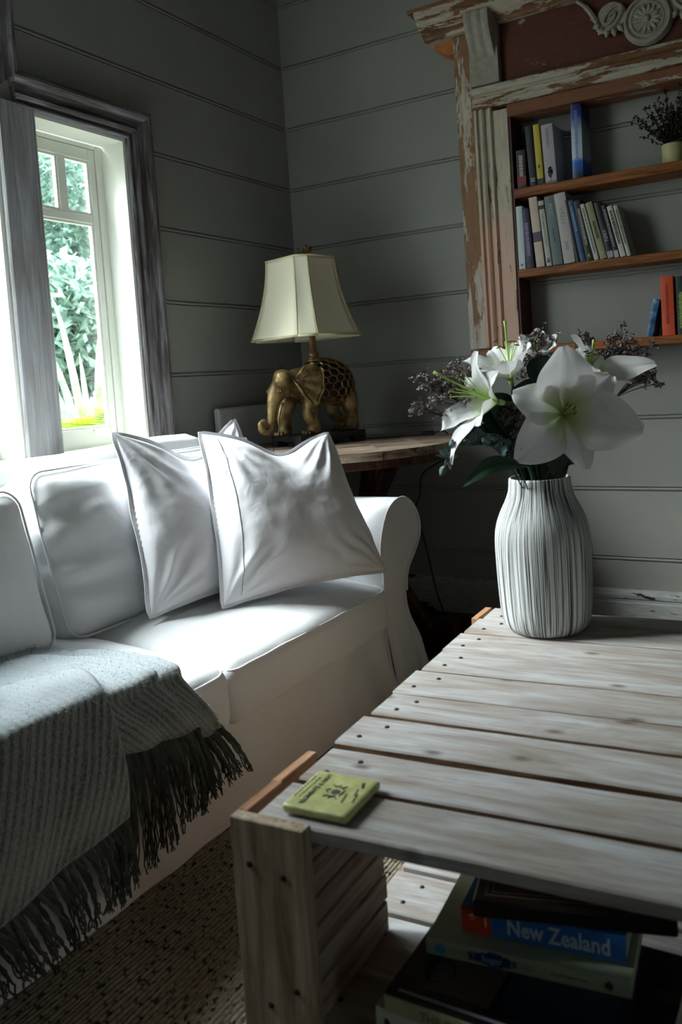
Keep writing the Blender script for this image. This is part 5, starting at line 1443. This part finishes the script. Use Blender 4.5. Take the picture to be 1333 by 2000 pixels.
# dried filler
def sprig(c, spread, n, label, dep, seed):
    r = random.Random(seed); e = at(c[0], c[1], dep); root = empty('dried_flower_sprig', e); tag(root, label, 'dried flower', None)
    mb = MB(); fl_ = MB(); main = stem_to(e-V(0, 0, .0)); mb.tube([p-e for p in main[6:]], .0014, 5)
    b0 = main[-5]-e
    for k in range(n):
        q = V(*(r.gauss(0, spread*.45) for _ in range(3))); q.z *= .9; q.y *= .6
        mb.tube(catmull([tuple(b0), tuple(b0.lerp(q, .5)+V(0, 0, .004)), tuple(q)], 3), .0006, 4)
        for j in range(r.randint(6, 10)):
            p = q+V(r.gauss(0, .006), r.gauss(0, .006), r.gauss(0, .006)); s_ = r.uniform(.0030, .0055)
            for w in range(5):
                a = Vector((r.gauss(0, 1), r.gauss(0, 1), r.gauss(0, 1))).normalized(); o_ = a.orthogonal().normalized()*s_*.5
                fl_.add([p-o_*.3, p+a*s_*.6+o_, p+a*s_*1.3, p+a*s_*.6-o_], [(0, 1, 2, 3)])
    mb.build('twigs', M['twig'], root); f = fl_.build('florets', M['dried'], root); f['kind'] = 'stuff'
sprig((858, 760), .050, 46, 'mauve dried sprig left of the lilies, by the long stamens', 1.66, 1)
sprig((888, 735), .036, 26, 'small mauve dried sprig just above the one by the long stamens', 1.74, 2)
sprig((818, 795), .014, 8, 'wispy dried sprig reaching furthest left over the side table', 1.66, 3)
sprig((1048, 720), .040, 46, 'dense dried sprig between the upper and the largest lily', 1.76, 4)
sprig((1055, 662), .026, 22, 'dried sprig standing highest, in front of the bookcase foot', 1.84, 5)
sprig((1145, 665), .030, 16, 'thin dried sprig above the largest lily', 1.86, 6)
sprig((1215, 685), .055, 60, 'dark dried sprig behind the oval petal, below the lowest shelf', 1.90, 7)
sprig((1262, 735), .026, 22, 'dried sprig furthest right, past the oval petal', 1.88, 8)
sprig((1000, 808), .034, 30, 'dried sprig low between the dark leaves and largest lily', 1.68, 9)
# gum leaf sprigs
def gum(points, dep, label, seed, n=16):
    P = [at(a, b, dep-.03*i) for i, (a, b) in enumerate(points)]; o = P[-1]; root = empty('eucalyptus_sprig', o); tag(root, label, 'foliage', None)
    c = catmull([tuple(MOUTH+V(0, 0, -.1))]+[tuple(p) for p in P], 8); MB().tube([p-o for p in c], .0013, 5).build('stem', M['twig'], root)
    r = random.Random(seed); c2 = c[8:]
    for k in range(n):
        p = c2[int(k/n*(len(c2)-1))]; a = Vector((r.gauss(0, 1), r.gauss(0, 1), r.gauss(0, .8))).normalized(); b = a.orthogonal().normalized(); b.rotate(Matrix.Rotation(r.random()*6, 3, a)); L = r.uniform(.016, .026)
        def f(u, v_, p=p, a=a, b=b, L=L): 
            q = u*2-1; return p+a*L*v_+b*q*L*.36*sin(pi*min(1, v_*.92+.06))+a.cross(b)*(.15*L*abs(q)-.1*L*v_*v_)-o
        MB().grid(f, 4, 5).build('leaf', M['gum'], root, True)
gum([(990, 900), (930, 860), (880, 880), (868, 915)], 1.66, 'grey green gum sprig drooping at the lower left of the bouquet', 1, 26)
gum([(1000, 880), (960, 850), (915, 868)], 1.63, 'short gum sprig tucked above the drooping one', 2, 20)
# broad dark leaves
def leafy(name, base, tip, w, dep, label, mat, seed, fold=.25, droop=.02):
    a, b = at(base[0], base[1], dep), at(tip[0], tip[1], dep-.03); root = empty(name, a); tag(root, label, 'leaf', None)
    d = b-a; L = d.length; d.normalize(); side = d.cross(-FW+.5*UP).normalized(); nn = side.cross(d)
    def f(u, v_):
        q = u*2-1; ww = w/2*sin(pi*min(1, v_*.9+.08))**.9; return d*L*v_+side*q*ww+nn*(fold*ww*abs(q))+V(0, 0, droop*sin(pi*v_))
    MB().grid(f, 8, 16).build('blade', mat, root, True)
    MB().tube([f(.5, i/10)+nn*-.0006 for i in range(11)], .0009, 5).build('midrib', mat, root)
    c = catmull([tuple(MOUTH+V(0, 0, -.12)), tuple(MOUTH.lerp(a, .5)), tuple(a)], 5); MB().tube([p-a for p in c], .0022, 6).build('stalk', mat, root)
L_ = [((1000, 880), (925, 790), .05, 'dark', 'dark pointed leaf under the sideways lily'), ((1010, 860), (955, 770), .06, 'dark', 'upright dark leaf behind the sideways lily'),
      ((1015, 870), (890, 870), .05, 'dark', 'dark leaf reaching left above the gum sprigs'), ((1020, 910), (905, 950), .036, 'mid', 'green narrow leaf curving down left over the vase rim'),
      ((1030, 900), (975, 905), .055, 'dark', 'short dark leaf at the vase rim, left side'), ((1060, 910), (1010, 830), .07, 'dark', 'broad dark leaf between vase rim and largest lily'),
      ((1085, 925), (1095, 860), .06, 'dark', 'dark leaf below the largest lily'), ((1090, 925), (1128, 905), .035, 'dark', 'small dark leaf on the right of the vase rim'),
      ((1045, 965), (1035, 850), .07, 'dark', 'dark leaf in the middle of the vase mouth'), ((1040, 810), (1000, 760), .07, 'dark', 'dark leaf just below the upper lily'), ((1080, 965), (1088, 868), .06, 'dark', 'dark leaf rising at the centre right of the vase mouth'),
      ((1030, 940), (1012, 870), .05, 'dark', 'dark leaf pressed against the left inside of the vase rim'), ((1085, 940), (1112, 872), .045, 'dark', 'dark leaf pressed against the right inside of the vase rim'), ((1062, 965), (1060, 870), .06, 'dark', 'dark leaf upright at the front of the vase mouth'),
      ((1150, 800), (1195, 845), .05, 'dark', 'dark leaf hidden under the right-hand petals'), ((1060, 760), (1040, 700), .06, 'dark', 'dark leaf behind the dense dried sprig')]
for i, (a, b, w, k, lab) in enumerate(L_): leafy('lily_leaf', a, b, w, (1.742 if 'rim' in lab and i != 3 or 'mouth' in lab else 1.70) if i != 3 else 1.62, lab, M['darkleaf'] if k == 'dark' else M['midleaf'], i)
